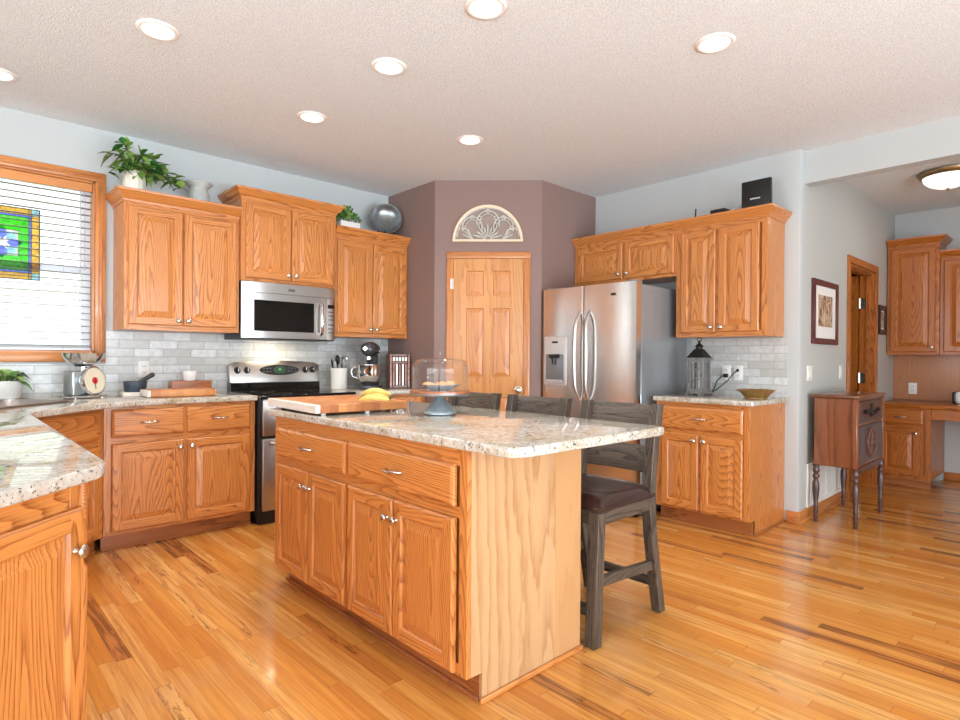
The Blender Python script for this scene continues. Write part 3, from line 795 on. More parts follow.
# right wall cabinets (local x runs towards -Y)
UX = 4.301
c = cabinet('wall_cabinet', 'low wide oak wall cabinet above the refrigerator', 'cabinet', (UX, 3.326, 0), -R90, 1.005, XB - UX - .002, 1.860, 2.22,
    doors=[(.046, .514, 1.884, 2.188, .484, 1.925), (.536, .990, 1.884, 2.188, .566, 1.925)], mids=[.525])
crown(c, [(0, 0), (1.005, 0)], 2.214, OAK)
c = cabinet('wall_cabinet', 'oak wall cabinet beside the refrigerator with black router on top', 'cabinet', (UX, 2.320, 0), -R90, .694, XB - UX - .002, 1.372, 2.22,
    doors=[(.046, .322, 1.405, 2.188, .294, 1.442), (.344, .641, 1.405, 2.188, .372, 1.442)], mids=[.333])
crown(c, [(0, 0), (.694, 0), (.694, XB - UX - .002)], 2.214, OAK)
FX = 3.988
cb = cabinet('base_cabinet', 'oak base cabinet with one wide drawer beside the refrigerator', 'cabinet', (FX, 2.303, 0), -R90, .690, XB - FX - .002, ZT, ZB,
    doors=[(.050, .336, .120, .659, .308, .617), (.354, .648, .120, .659, .382, .617)], drawers=[(.050, .648, .693, .854, True)], rails=[.676], mids=[.345], toe=ZT)
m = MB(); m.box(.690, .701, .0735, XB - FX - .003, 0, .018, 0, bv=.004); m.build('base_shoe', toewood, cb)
m = MB(); m.box(.672, .690, .0735, XB - FX - .003, 0, ZT + .001, 0)
m.build('side_panel', [oakZ, toewood], cb)
counter('granite_countertop', [(3.951, 2.312), (3.951, 1.590), (3.958, 1.581), (4.609, 1.581), (4.609, 2.312)], 'cream granite countertop holding the lantern and bowl by the refrigerator')

# island
IX, IY = 1.318, 2.986; IW = 1.52
isl = cabinet('kitchen_island', 'large oak kitchen island with two drawers and four doors facing the sink', 'island', (IX, IY, 0), -R90, IW, .47, ZT, ZB,
    doors=[(.048, .396, .113, .646, .371, .575), (.404, .738, .113, .646, .430, .575), (.768, 1.103, .113, .646, 1.077, .573), (1.111, 1.467, .113, .646, 1.137, .573)],
    drawers=[(.048, .738, .686, .833, True), (.768, 1.467, .686, .833, True)], mids=[.753], rails=[.666], toe=ZT, toe_w=(.02, IW - .0125), poly=[(.013, .019), (IW - .013, .019), (IW - .013, .47), (.013, .47)])
m = MB(); m.box(.0, IW, .47, .63, 0, ZB, 0, bv=.001); m.build('seating_panel', plyend, isl)
for xa in (.0, IW - .0125):
    m = MB(); m.prism([(.0192, ZT), (.0735, ZT), (.0735, 0), (.4699, 0), (.4699, ZB), (.0192, ZB)], xa, xa + .0125, 0, M=Matrix(((0, 0, 1, 0), (1, 0, 0, 0), (0, 1, 0, 0), (0, 0, 0, 1)))); m.build('end_panel', endpanel, isl)
m = MB(); m.box(IW, IW + .012, .062, .642, 0, .020, 0, bv=.004); m.box(-.012, 0, .062, .642, 0, .020, 0, bv=.004); m.box(-.012, IW + .012, .63, .642, 0, .020, 1, bv=.004)
m.build('base_shoe', [trimY, trimX], isl)
counter('granite_countertop', [(1.290, 3.012), (1.288, 3.0), (1.288, 1.262), (1.296, 1.240), (1.318, 1.222), (1.345, 1.215), (2.150, 1.215), (2.178, 1.224), (2.188, 1.25), (2.19, 3.0), (2.18, 3.012)],
    'cream granite island countertop with bar overhang, cake stand and cutting board on it')
# ------------------------------------------------------------------ appliances
# range
rg = thing('range', 'stainless steel double oven range with black glass cooktop between the left cabinets', 'stove', (1.670, 4.03, 0))
RW = .757
m = MB(); m.box(0, RW, .035, .655, .09, .905, 0); m.box(.01, RW - .01, .06, .65, .0, .09, 0); m.build('body', black, rg)
m = MB(); m.box(-.002, RW + .002, -.012, .60, .905, .925, 0, bv=.004)
m.build('cooktop', blackgloss, rg)
for cx, cy, r_ in ((.20, .17, .10), (.56, .17, .085), (.20, .44, .085), (.56, .44, .10)):
    m = MB(); m.lathe([(r_, .9252), (r_ + .003, .9252), (r_ + .003, .9257), (r_, .9257)], c=(cx, cy, 0), n=36); m.build('burner_ring', plain('burner_grey', lin(90, 90, 92), .3) if 'burner_grey' not in bpy.data.materials else bpy.data.materials['burner_grey'], rg)
for z0, z1, hz in ((.635, .895, .868), (.105, .615, .585)):
    m = MB(); m.box(.018, RW - .018, 0, .034, z0, z1, 0, bv=.008, seg=2)
    dr = m.build('oven_door', steel, rg)
    m = MB(); m.box(.13, RW - .13, -.003, .002, z0 + .06, z1 - .075, 0, bv=.001); m.build('window', blackgloss, dr)
    m = MB(); m.tube([(.07, 0, hz), (.075, -.03, hz), (.11, -.045, hz), (RW / 2, -.05, hz), (RW - .11, -.045, hz), (RW - .075, -.03, hz), (RW - .07, 0, hz)], .012, 12); m.build('handle', steel, dr, 60)
m = MB(); m.prism([(.575, .92), (.655, .92), (.655, 1.0), (.575, .99)], 0.005, RW - .005, 0, M=Matrix(((0, 0, 1, 0), (1, 0, 0, 0), (0, 1, 0, 0), (0, 0, 0, 1)))); m.build('guard_base', blackgloss, rg)
BG = Matrix.Translation((0, .578, .985)) @ Matrix.Rotation(radians(-9), 4, 'X')
def arch(x): return .165 + .018 * (1 - ((x - RW / 2) / (RW / 2)) ** 2)
m = MB(); N_ = 20; xs = [RW * k / N_ for k in range(N_ + 1)]
poly = [(0.0, .02), (.012, 0.0), (RW - .012, 0.0), (RW, .02)] + [(x - .0, arch(x) - (.02 if x in (0, RW) else 0)) for x in reversed(xs)]
m.prism(poly, 0, .05, 0, bv=.006, seg=2, M=BG @ Matrix(((1, 0, 0, 0), (0, 0, 1, 0), (0, 1, 0, 0), (0, 0, 0, 1))))
bgd = m.build('control_panel', steel, rg, 35)
def bgpt(x, z): return BG @ Vector((x, -.001, z))
m = MB(); m.prism([(.168 * cos(2 * pi * k / 40), .042 * sin(2 * pi * k / 40)) for k in range(40)], -.004, .002, 0, bv=.002, M=BG @ Matrix.Translation((.405, 0, .105)) @ ROTF)
dsp = m.build('display_panel', blackgloss, bgd)
m = MB(); m.prism([(.055 * cos(2 * pi * k / 30), .032 * sin(2 * pi * k / 30)) for k in range(30)], -.004, .003, 0, bv=.001, M=BG @ Matrix.Translation((.405, -.001, .106)) @ ROTF); m.build('clock_display', plain('display_green', lin(40, 66, 48), .2), bgd)
m = MB()
for dx in (-.010, .004): m.box(dx, dx + .008, -.0055, -.0042, .103, .117, 0, M=BG @ Matrix.Translation((.405, 0, 0)))
m.build('clock_digits', digits, bgd, 0)
for sx in (-1, 1):
    for i_ in range(3):
        for j_ in range(2):
            m = MB(); m.box(-.008, .008, -.0035, -.0018, -.005, .005, 0, bv=.001, M=BG @ Matrix.Translation((.405 + sx * (.078 + .028 * i_), 0, .092 + .026 * j_ - (.0 if i_ < 2 else .0)))); m.build('button', bpy.data.materials['burner_grey'], bgd)
for kx in (.060, .135, .628, .694):
    m = MB(); m.lathe([(0, 0), (.026, 0), (.026, .004), (.020, .007), (.018, .024), (.014, .028), (0, .028)], n=20, M=BG @ Matrix.Translation((kx, 0, .105)) @ ROTF)
    kb = m.build('knob', black, rg, 40)
    m = MB(); m.box(-.004, .004, -.034, -.027, -.016, .018, 0, bv=.001, M=BG @ Matrix.Translation((kx, 0, .105))); m.build('pointer', chrome, kb)

# microwave
mw = thing('microwave', 'stainless steel microwave mounted under the taller wall cabinet above the range', 'microwave', (1.652, 4.325, 1.338))
MW, MH = .766, .418
m = MB(); m.box(0, MW, .03, .36, -.010, MH, 0); m.build('body', black, mw)
def bowfront(x0, x1, z0, z1, bv=.004):
    m = MB(); n_ = 14
    f_ = lambda x: -.012 + .03 * abs((x - MW / 2) / (MW / 2)) ** 6
    pl = [(x0 + (x1 - x0) * k / n_, f_(x0 + (x1 - x0) * k / n_)) for k in range(n_ + 1)] + [(x1, .035), (x0, .035)]
    m.prism(pl, z0, z1, 0, bv=0); return m
bowfront(0, MW, MH - .078, MH).build('vent_panel', steel, mw, 30)
dr = bowfront(0, .672, 0, MH - .081).build('door', steel, mw, 30)
m = MB(); m.box(.085, .565, -.0145, -.009, .052, .285, 0, bv=.002); m.build('window', blackgloss, dr)
m = MB(); m.tube([(.625, -.012, .040), (.622, -.035, .050), (.618, -.046, .10), (.616, -.050, .165), (.618, -.046, .235), (.622, -.035, .285), (.625, -.012, .295)], .013, 12); m.build('handle', chrome, dr, 60)
cp = bowfront(.675, MW, 0, MH - .081).build('control_panel', steel, mw, 30)
m = MB(); m.box(.690, .748, -.006, .012, .255, .285, 0, bv=.001); m.build('display', blackgloss, cp)
for k, zz in enumerate((.222, .19, .158, .118, .086, .054)):
    for q in range(3):
        m = MB(); m.box(.694 + q * .019, .708 + q * .019, -.004, .010, zz, zz + .010, 0, bv=.001); m.build('button', bpy.data.materials['burner_grey'], cp)
m = MB(); m.box(.350, .405, -.0145, -.010, .365, .385, 0, bv=.002); m.build('badge', bpy.data.materials['burner_grey'], mw)
lt = area('microwave_task_light', (2.03, 4.50, 1.324), (2.03, 4.56, 0.9), .20, .06, 3.0, (1.0, .84, .60))

# refrigerator
fr = thing('refrigerator', 'stainless steel side-by-side refrigerator with ice dispenser beside the pantry', 'refrigerator', (3.822, 3.296, 0), -R90)
FWd = .912
m = MB(); m.box(.004, FWd - .002, .078, .785, .02, 1.768, 0, bv=.006); m.build('body', fridgeside, fr)
m = MB(); m.box(.02, FWd - .02, .06, .1, .0, .05, 0); m.build('kick_grille', black, fr)
def fdoor(x0, x1, hole=None):
    m = MB(); n_ = 40
    f_ = lambda u: .004 * (2 * u - 1) ** 2 + .0015 * abs(2 * u - 1) ** 18
    pl = [(x0 + (x1 - x0) * k / n_, f_(k / n_)) for k in range(n_ + 1)] + [(x1, .072), (x0, .072)]
    m.prism(pl, .055, 1.785, 0); return m
fl = fdoor(0, .424).build('freezer_door', steelV, fr, 30)
fq = fdoor(.430, FWd).build('fridge_door', steelV, fr, 30)
for par, hx, sg in ((fl, .392, -1), (fq, .494, 1)):
    m = MB(); pts = []
    for k in range(17):
        a = k / 16.0; z_ = .86 + .72 * a; b_ = sin(pi * a)
        pts.append((hx + (.018 if sg < 0 else .008) * sg * b_ - sg * .006, .006 - .062 * min(1.0, b_ * 2.2) ** .7 * (1 if 0 < k < 16 else 0), z_))
    m.tube(pts, [.010 + .006 * sin(pi * k / 16) for k in range(17)], 12); m.build('handle', steel, par, 60)
m = MB(); m.box(.024, .262, -.010, .020, .975, 1.385, 0, bv=.008, seg=3); ds = m.build('ice_dispenser', plain('dispenser_grey', lin(206, 207, 208), .3, .3), fl)
m = MB(); m.box(.048, .238, -.0115, -.008, 1.005, 1.235, 0, bv=.006, seg=2); m.build('alcove', plain('alcove_grey', lin(132, 136, 140), .25, .3), ds)
m = MB(); m.box(.06, .226, -.030, -.008, 1.003, 1.022, 0, bv=.003); m.build('drip_tray', bpy.data.materials['dispenser_grey'], ds)
m = MB(); m.box(.09, .196, -.026, -.008, 1.205, 1.235, 0, bv=.004); m.tube([(.143, -.022, 1.205), (.143, -.022, 1.15)], .018, 10); m.build('spout', black, ds)
m = MB(); m.box(.112, .176, -.0118, -.009, 1.328, 1.344, 0, bv=.001); m.build('display', black, ds)
m = MB(); m.box(.690, .736, -.003, .004, 1.690, 1.708, 0, bv=.001); m.build('badge', black, fq)
m = MB(); m.box(.02, .10, .03, .12, 1.785, 1.80, 0, bv=.003); m.build('hinge_cover', fridgeside, fr)
m = MB(); m.box(FWd - .10, FWd - .02, .03, .12, 1.768, 1.80, 0, bv=.003); m.build('hinge_cover', fridgeside, fr)

# ------------------------------------------------------------------ bar stools (they face the island, -X)
def beam(m, a, b, w, d, mi=0, bv=.003):
    """square bar from a to b; w along y, d along the other cross axis"""
    a, b = Vector(a), Vector(b); ax = (b - a); L_ = ax.length; ax.normalize()
    yv = Vector((0, 1, 0)) if abs(ax.y) < .9 else Vector((0, 0, 1))
    xv = yv.cross(ax).normalized(); yv = ax.cross(xv).normalized()
    T = Matrix((xv, yv, ax)).transposed().to_4x4(); T.translation = a
    m.box(-d / 2, d / 2, -w / 2, w / 2, 0, L_, mi, bv=bv, M=T)
def poly_post(m, pts, w, d0, mi=0):
    """bent post in the xz plane, pts = [(x,z)], thickness d0 in x, width w in y centred on y0"""
    return None
def make_stool():
    r = thing('bar_stool', 'x', 'stool', (0, 0, 0))
    for s in (-1, 1):
        m = MB(); beam(m, (-.238, s * .198, 0), (-.212, s * .198, .555), .052, .052); m.build('leg', stoolZ, r)
    for s in (-1, 1):
        pts = [(.285, 0), (.245, .18), (.205, .38), (.190, .52), (.196, .64), (.218, .80), (.255, .985)]
        pl = [(x - .024, z) for x, z in pts] + [(x + .024, z) for x, z in reversed(pts)]
        m = MB(); m.prism(pl, s * .198 - .024, s * .198 + .024, 0, bv=.003, M=Matrix(((1, 0, 0, 0), (0, 0, 1, 0), (0, 1, 0, 0), (0, 0, 0, 1)))); m.build('leg', stoolZ, r)
    m = MB(); m.box(-.225, .20, -.215, -.185, .500, .563, 0, bv=.003); m.box(-.225, .20, .185, .215, .500, .563, 0, bv=.003)
    m.box(-.232, -.20, -.185, .185, .500, .563, 1, bv=.003); m.box(.17, .20, -.185, .185, .500, .563, 1, bv=.003); m.build('seat_frame', [stoolX, stoolY], r)
    m = MB(); t = bmesh.new()
    nx, ny = 16, 16
    P_ = lambda u, v: None
    top, bot = [], []
    for i in range(nx + 1):
        for j in range(ny + 1):
            u, v = i / nx * 2 - 1, j / ny * 2 - 1
            ex = (1 - abs(u) ** 6) * (1 - abs(v) ** 6)
            x = -.018 + .225 * u * (1 - .04 * v * v); y = .232 * v * (1 - .03 * u * u)
            top.append((x, y, .578 + .052 * ex ** .5)); 
    bx0 = [(p[0], p[1], .562) for p in top]
    vs = top + bx0; K = (nx + 1) * (ny + 1); fs = []
    for i in range(nx):
        for j in range(ny):
            a = i * (ny + 1) + j; fs.append((a, a + ny + 1, a + ny + 2, a + 1)); fs.append((K + a, K + a + 1, K + a + ny + 2, K + a + ny + 1))
    for i in range(nx):
        for a, b in ((i * (ny + 1), (i + 1) * (ny + 1)), (i * (ny + 1) + ny, (i + 1) * (ny + 1) + ny)): fs.append((a, b, K + b, K + a))
    for j in range(ny):
        for a, b in ((j, j + 1), (nx * (ny + 1) + j, nx * (ny + 1) + j + 1)): fs.append((a, b, K + b, K + a))
    t.free(); m.add(vs, fs); m.build('cushion', leather, r, 60)
    for z0, z1, xc in ((.838, .978, .235), (.660, .782, .205)):
        m = MB(); n_ = 12
        f_ = lambda y: .020 * (1 - (y / .19) ** 2)
        pl = [(xc + f_(-.185 + .37 * k / n_), -.185 + .37 * k / n_) for k in range(n_ + 1)]
        pl = pl + [(x + .024, y) for x, y in reversed(pl)]
        lean = .20
        Sh = Matrix(((1, 0, lean, -lean * z0), (0, 1, 0, 0), (0, 0, 1, 0), (0, 0, 0, 1)))
        m.prism(pl, z0, z1, 0, bv=.003, M=Sh); m.build('back_rail', stoolY, r)
    for s in (-1, 1):
        m = MB(); beam(m, (-.225, s * .198, .262), (.225, s * .198, .235), .024, .045); m.build('stretcher', stoolX, r)
    m = MB(); m.box(-.246, -.222, -.180, .180, .12, .165, 0, bv=.003); m.build('stretcher', stoolY, r)
    m = MB(); m.box(.236, .260, -.180, .180, .125, .17, 0, bv=.003); m.build('stretcher', stoolY, r)
    return r
st0 = make_stool()
for i, (y, lb) in enumerate(((1.640, 'weathered grey bar stool showing its brown leather seat, nearest to the viewer'), (2.180, 'weathered grey bar stool in the middle of the three along the island'), (2.715, 'weathered grey bar stool farthest along the island, behind the cake stand'))):
    o = st0 if i == 0 else copy_tree(st0)
    o.location = (2.242, y, 0); o['label'] = lb; o['group'] = 'bar stools along the island'

# ------------------------------------------------------------------ antique stand in front of the hall wall
ns = thing('antique_cabinet', 'small antique dark wood cabinet on turned legs by the hall wall', 'cabinet', (5.128, 1.325, 0))
ns.scale = (1, 1, .978)
hx, hy = .352, .140
m = MB(); m.box(-hx, hx, -hy + .012, hy, .435, .945, 0, bv=.004); m.build('body', antique, ns)
m = MB(); m.box(-hx - .016, hx + .016, -hy - .014, hy + .010, .945, .970, 0, bv=.008, seg=3); m.build('top', antiqueX, ns)
for sx in (-1, 1):
    m = MB(); m.box(sx * hx - .022, sx * hx + .022, -hy - .004, -hy + .03, .435, .945, 0, bv=.006); m.build('corner_post', antique, ns)
m = MB(); m.box(-hx + .03, hx - .03, -hy - .002, -hy + .014, .765, .928, 0, bv=.006); dw = m.build('drawer', antiqued, ns)
m = MB(); m.box(-.028, .028, -hy - .010, -hy, .80, .90, 0, bv=.004); m.tube([(-.045, -hy - .008, .84), (-.04, -hy - .022, .825), (0, -hy - .026, .818), (.04, -hy - .022, .825), (.045, -hy - .008, .84)], .007, 8)
m.build('carved_pull', darkmetal, dw)
for sx in (-1, 1): m = MB(); m.ball((sx * .16, -hy - .010, .845), (.045, .010, .018)); m.build('carved_scroll', darkmetal, dw)
m = MB(); m.box(-hx + .03, hx - .03, -hy - .002, -hy + .014, .462, .745, 0, bv=.006); dw = m.build('door', antiqued, ns)
m = MB()
for k in range(28):
    a0, a1 = 2 * pi * k / 28, 2 * pi * (k + 1) / 28
    m.tube([(.11 * cos(a0), -hy - .006, .605 + .105 * sin(a0)), (.11 * cos(a1), -hy - .006, .605 + .105 * sin(a1))], .010, 6)
for k in range(6):
    a0 = pi * k / 6; m.tube([(-.095 * cos(a0), -hy - .006, .605 - .09 * sin(a0)), (.095 * cos(a0), -hy - .006, .605 + .09 * sin(a0))], .006, 6)
m.ball((0, -hy - .008, .605), (.03, .012, .03)); m.build('carved_rosette', plain('carved_brown', lin(112, 80, 70), .4, mott=.2), dw)
m = MB(); n_ = 20
pl = [(-hx + .04, .44)] + [(-hx + .04 + (2 * hx - .08) * k / n_, .425 - .022 * abs(sin(pi * 3 * k / n_)) - .02 * sin(pi * k / n_)) for k in range(n_ + 1)] + [(hx - .04, .44)]
m.prism(pl, hy - .022, hy - .006, 0, M=Matrix(((1, 0, 0, 0), (0, -1 if False else 0, 1, 0), (0, 1, 0, 0), (0, 0, 0, 1))) @ Matrix.Translation((0, 0, -2 * hy + .022))); m.build('apron', antiqued, ns)
LEG = [(0, 0), (.012, 0), (.014, .012), (.011, .03), (.017, .042), (.012, .056), (.020, .075), (.013, .10), (.019, .115), (.014, .13), (.020, .20), (.024, .26), (.022, .30), (.014, .325), (.022, .34), (.024, .352), (.015, .368), (.024, .385), (.024, .40), (.018, .415), (.026, .432), (.026, .437)]
for sx in (-1, 1):
    for sy in (-1, 1):
        m = MB(); m.lathe(LEG, c=(sx * (hx - .012), sy * (hy - .012), 0), n=16); m.build('leg', antiqued, ns, 50)

# ------------------------------------------------------------------ nook: desk and cabinets
NX = 7.11
c = cabinet('wall_cabinet', 'taller dark oak wall cabinet in the nook corner above the desk', 'cabinet', (NX, 1.512, 0), -R90, .425, XN - NX - .002, 1.262, 2.352, doors=[(.03, .395, 1.29, 2.32, .370, 1.335)], mats=NOOK)
crown(c, [(0, 0), (.425, 0), (.425, XN - NX - .002)], 2.346, NOOK)
c = cabinet('wall_cabinet', 'lower dark oak wall cabinet at the right edge of the desk nook', 'cabinet', (NX + .02, 1.085, 0), -R90, .80, XN - NX - .022, 1.262, 2.20, doors=[(.03, .396, 1.29, 2.17, .370, 1.335), (.404, .77, 1.29, 2.17, .43, 1.335)], mats=NOOK)
crown(c, [(0, 0), (.80, 0)], 2.194, NOOK)
DX = 6.74
cabinet('desk_cabinet', 'dark oak desk base cabinet with one drawer and one door in the nook', 'cabinet', (DX, 1.512, 0), -R90, .425, XN - DX - .002, .085, .752, doors=[(.03, .345, .115, .575, .318, .52)], drawers=[(.03, .37, .60, .735, True)], mats=NOOK, rails=[.588], toe=.085, toerec=.02)
dk = thing('built_in_desk', 'dark oak desk worktop running along the nook back wall', 'desk', (DX, 1.512, 0), -R90)
m = MB(); m.box(0, 2.3, -.022, XN - DX - .014, .753, .793, 0, bv=.008, seg=2); m.build('worktop', nookX, dk)
m = MB(); m.box(.427, 1.45, .01, .03, .655, .752, 0, bv=.003); m.build('apron', nookX, dk)
m = MB(); m.box(1.88, 2.30, .03, XN - DX - .014, 0, .752, 0); m.build('end_pedestal', nookZ, dk)
m = MB(); m.box(XN - .012, XN, -.8, 1.519, .794, 1.261, 0); tag(m.build('back_panel', nookback), kind='structure')
bpy.data.objects['back_panel'].name = 'wall_panel_nook'
# ------------------------------------------------------------------ window blind and stained glass
bl = thing('window_blind', 'white horizontal slatted blind with wood valance in the kitchen window', 'blind', (0, YA + .038, 0))
BX0, BX1 = WX0 + .016, WX1 - .016
m = MB(); m.box(WX0 + .013, WX1 - .013, -.034, -.018, 2.305, 2.364, 0, bv=.003); m.build('valance', trimX, bl)
m = MB(); m.box(BX0, BX1, -.016, .024, 2.32, 2.36, 0); m.build('headrail', vinyl, bl)
m = MB(); zs = 1.262; nsl = 0
while zs < 2.315:
    m.add([(BX0, -.024, zs - .0016), (BX1, -.024, zs - .0016), (BX1, 0, zs + .0018), (BX0, 0, zs + .0018), (BX0, .024, zs + .0006), (BX1, .024, zs + .0006),
           (BX0, -.024, zs - .0042), (BX1, -.024, zs - .0042), (BX1, 0, zs - .0008), (BX0, 0, zs - .0008), (BX0, .024, zs - .002), (BX1, .024, zs - .002)],
          [(0, 1, 2, 3), (3, 2, 5, 4), (7, 6, 9, 8), (8, 9, 10, 11), (0, 6, 7, 1), (4, 5, 11, 10)])
    zs += .0445
m.build('slats', slatM, bl, 0)
m = MB(); m.box(BX0, BX1, -.024, .024, 1.230, 1.246, 0, bv=.003); m.build('bottom_rail', vinyl, bl)
for x in (-.25, .10, .185, .625):
    m = MB(); m.tube([(x, -.027, 1.235), (x, -.027, 2.32)], .0012, 5); m.build('ladder_cord', greyv, bl)
m = MB(); m.tube([(.742, -.030, 1.80), (.742, -.030, 2.30)], .0018, 6); m.lathe([(0, 0), (.007, .004), (.005, .03), (0, .034)], c=(.742, -.030, 1.775), n=10); m.build('pull_cord', greyv, bl)
m = MB(); m.tube([(.715, -.030, 1.55), (.715, -.030, 2.30)], .0035, 8); m.build('tilt_wand', greyv, bl)

sg = thing('stained_glass_panel', 'square stained glass panel with blue flower on green hanging in the window', 'stained glass', (.312, YA + .066, 1.914))
GW, GH = .190, .228
def pane(name, poly, mat):
    m = MB(); m.prism(poly, -.0015, .0015, 0, M=ROTF); return m.build(name, mat, sg, 0)
bw = .042
iw, ih = GW - bw, GH - bw
for sx in (-1, 1):
    pane('amber_pane', [(sx * iw, -ih), (sx * GW, -ih), (sx * GW, ih), (sx * iw, ih)], sgAmber)
    pane('amber_pane', [(-iw, sx * ih), (iw, sx * ih), (iw, sx * GH), (-iw, sx * GH)], sgAmber)
    for sy in (-1, 1): pane('corner_pane', [(sx * iw, sy * ih), (sx * GW, sy * ih), (sx * GW, sy * GH), (sx * iw, sy * GH)], sgSky)
bb = .014
for sx in (-1, 1):
    pane('blue_border', [(sx * (iw - bb), -ih), (sx * iw, -ih), (sx * iw, ih), (sx * (iw - bb), ih)], sgBlue)
    pane('blue_border', [(-iw + bb, sx * (ih - bb)), (iw - bb, sx * (ih - bb)), (iw - bb, sx * ih), (-iw + bb, sx * ih)], sgBlue)
gi, gh = iw - bb, ih - bb
q = .082; qi = .068
for a in range(4):
    ca, sa = [(1, 0), (0, 1), (-1, 0), (0, -1)][a]
    R_ = lambda p: (p[0] * ca - p[1] * sa, p[0] * sa + p[1] * ca)
    # green field strips, white frame, petal (clipped to the panel's slightly taller format)
    ex = gi if a % 2 == 0 else gh; ey = gh if a % 2 == 0 else gi
    pane('green_pane', [R_(p) for p in ((q, -q), (ex, -ey), (ex, ey), (q, q))], sgGreen)
    pane('clear_pane', [R_(p) for p in ((qi, -qi), (q, -q), (q, -.016), (qi, -.024))], sgClear); pane('clear_pane', [R_(p) for p in ((qi, .024), (q, .016), (q, q), (qi, qi))], sgClear)
    pane('petal', [R_(p) for p in ((.018, 0), (.045, -.026), (qi, -.024), (q, -.016), (.105, 0), (q, .016), (qi, .024), (.045, .026))], sgBlue)
    pane('sky_pane', [R_(p) for p in ((.014, .014), (.045, .026), (qi, .024), (qi, qi), (.024, qi), (.026, .045))], sgSky)
pane('centre_pane', [(.019 * cos(k * pi / 4 + .39), .019 * sin(k * pi / 4 + .39)) for k in range(8)], sgClear)
m = MB()
for x in (-GW, GW): m.box(x - .003, x + .003, -.004, .004, -GH - .003, GH + .003)
for z in (-GH, GH): m.box(-GW, GW, -.004, .004, z - .003, z + .003)
for x in (-iw, iw, -gi, gi): m.box(x - .0016, x + .0016, -.0025, .0025, -GH, GH)
for z in (-ih, ih, -gh, gh): m.box(-GW, GW, -.0025, .0025, z - .0016, z + .0016)
for sx in (-1, 1):
    for sy in (-1, 1): m.tube([(sx * q, 0, sy * q), (sx * gi, 0, sy * gh)], .0018, 5)
    m.tube([(sx * q, 0, -q), (sx * q, 0, q)], .0016, 5); m.tube([(-q, 0, sx * q), (q, 0, sx * q)], .0016, 5)
m.build('leading', darkmetal, sg, 0)
m = MB()
for sx in (-1, 1): m.tube([(sx * GW * .9, 0, GH), (sx * GW * .9, 0, 2.33 - 1.914)], .0012, 5)
m.build('hanging_wire', darkmetal, sg, 0)

# ------------------------------------------------------------------ ceiling lights
def can_light(x, y, lb):
    r = thing('recessed_light', lb, 'ceiling light', (x, y, H), 0, 'recessed ceiling lights')
    m = MB(); m.lathe([(.068, .001), (.070, -.006), (.078, -.009), (.090, -.006), (.094, .001)], n=36); m.build('trim_ring', whitepl, r, 50)
    m = MB(); m.lathe([(0, -.0025), (.035, -.0028), (.069, -.002)], n=36); m.build('lens', lampM, r, 50)
    area('recessed_lamp', (x, y, H - .012), (x, y, 0), .12, .12, 9.2, (1.0, .99, .97), 'DISK', 120)
    return r
for x, y, lb in ((.77, 3.073, 'round recessed ceiling light between the window side and the island, toward the sink'), (1.759, 2.602, 'round recessed ceiling light above the middle of the island'),
                 (1.772, 3.491, 'round recessed ceiling light nearest to the range and microwave'), (2.767, 3.075, 'round recessed ceiling light nearest to the pantry door'),
                 (1.768, 1.866, 'round recessed ceiling light above the island end, cut by the top edge'), (2.776, 1.304, 'round recessed ceiling light farthest right, out over the open floor'),
                 (.245, 4.16, 'round recessed ceiling light above the sink, at the left edge')):
    can_light(x, y, lb)
hl = thing('flush_ceiling_light', 'bronze-rimmed frosted bowl ceiling light in the hall beyond the header', 'ceiling light', (6.0, .87, H))
m = MB(); m.lathe([(0, 0), (.17, 0), (.205, -.012), (.200, -.030), (.185, -.045), (.17, -.048), (.165, -.04), (0, -.04)], n=40); m.build('rim', plain('bronze', lin(146, 124, 92), .35, .8), hl, 40)
m = MB(); m.lathe([(.168, -.045), (.160, -.075), (.13, -.105), (.08, -.128), (.03, -.137), (0, -.138)], n=40); m.build('glass_bowl', hallLampM, hl, 60)
m = MB(); m.lathe([(0, -.136), (.012, -.139), (.012, -.147), (.005, -.153), (.007, -.16), (0, -.165)], n=14); m.build('finial', bpy.data.materials['bronze'], hl, 50)
area('hall_lamp_light', (6.0, .87, H - .175), (6.0, .87, 0), .25, .25, 3.0, (1.0, .92, .80), 'DISK')

# ------------------------------------------------------------------ outlets, switches, vent, pictures
def outlet(loc, rz, lb, kind='outlet', gang=1):
    r = thing('wall_outlet' if kind == 'outlet' else 'light_switch', lb, kind if kind == 'outlet' else 'switch', loc, rz, 'wall outlets' if kind == 'outlet' else 'light switches')
    w_ = .036 + .023 * (gang - 1)
    m = MB(); m.box(-w_, w_, -.006, .0, -.058, .058, 0, bv=.003, seg=2); m.build('plate', whitepl, r)
    if kind == 'outlet':
        for z in (-.022, .022):
            m = MB(); m.box(-.017, .017, -.0085, -.005, z - .015, z + .015, 0, bv=.004, seg=2); so = m.build('socket', whitepl, r)
            m = MB(); m.box(-.008, -.005, -.0092, -.008, z - .005, z + .006); m.box(.005, .008, -.0092, -.008, z - .005, z + .006); m.build('slot', black, so, 0)
    else:
        for g in range(gang):
            x = (g - (gang - 1) / 2) * .046
            m = MB(); m.box(x - .016, x + .016, -.010, -.005, -.033, .033, 0, bv=.002); m.build('rocker', whitepl, r)
    return r
outlet((1.095, YA - .010, 1.102), 0, 'white wall outlet in the tile above the mortar and pestle')
outlet((2.805, YA - .010, 1.102), 0, 'white wall outlet in the tile behind the stand mixer')
outlet((XB - .010, 2.050, 1.095), -R90, 'white wall outlet beside the lantern, a black plug just below its middle')
outlet((XB - .010, 1.955, 1.095), -R90, 'white wall outlet between the lantern outlet and the brass bowl')
outlet((XN - .012, 1.350, .915), -R90, 'white wall outlet in the wood panel above the nook desk')
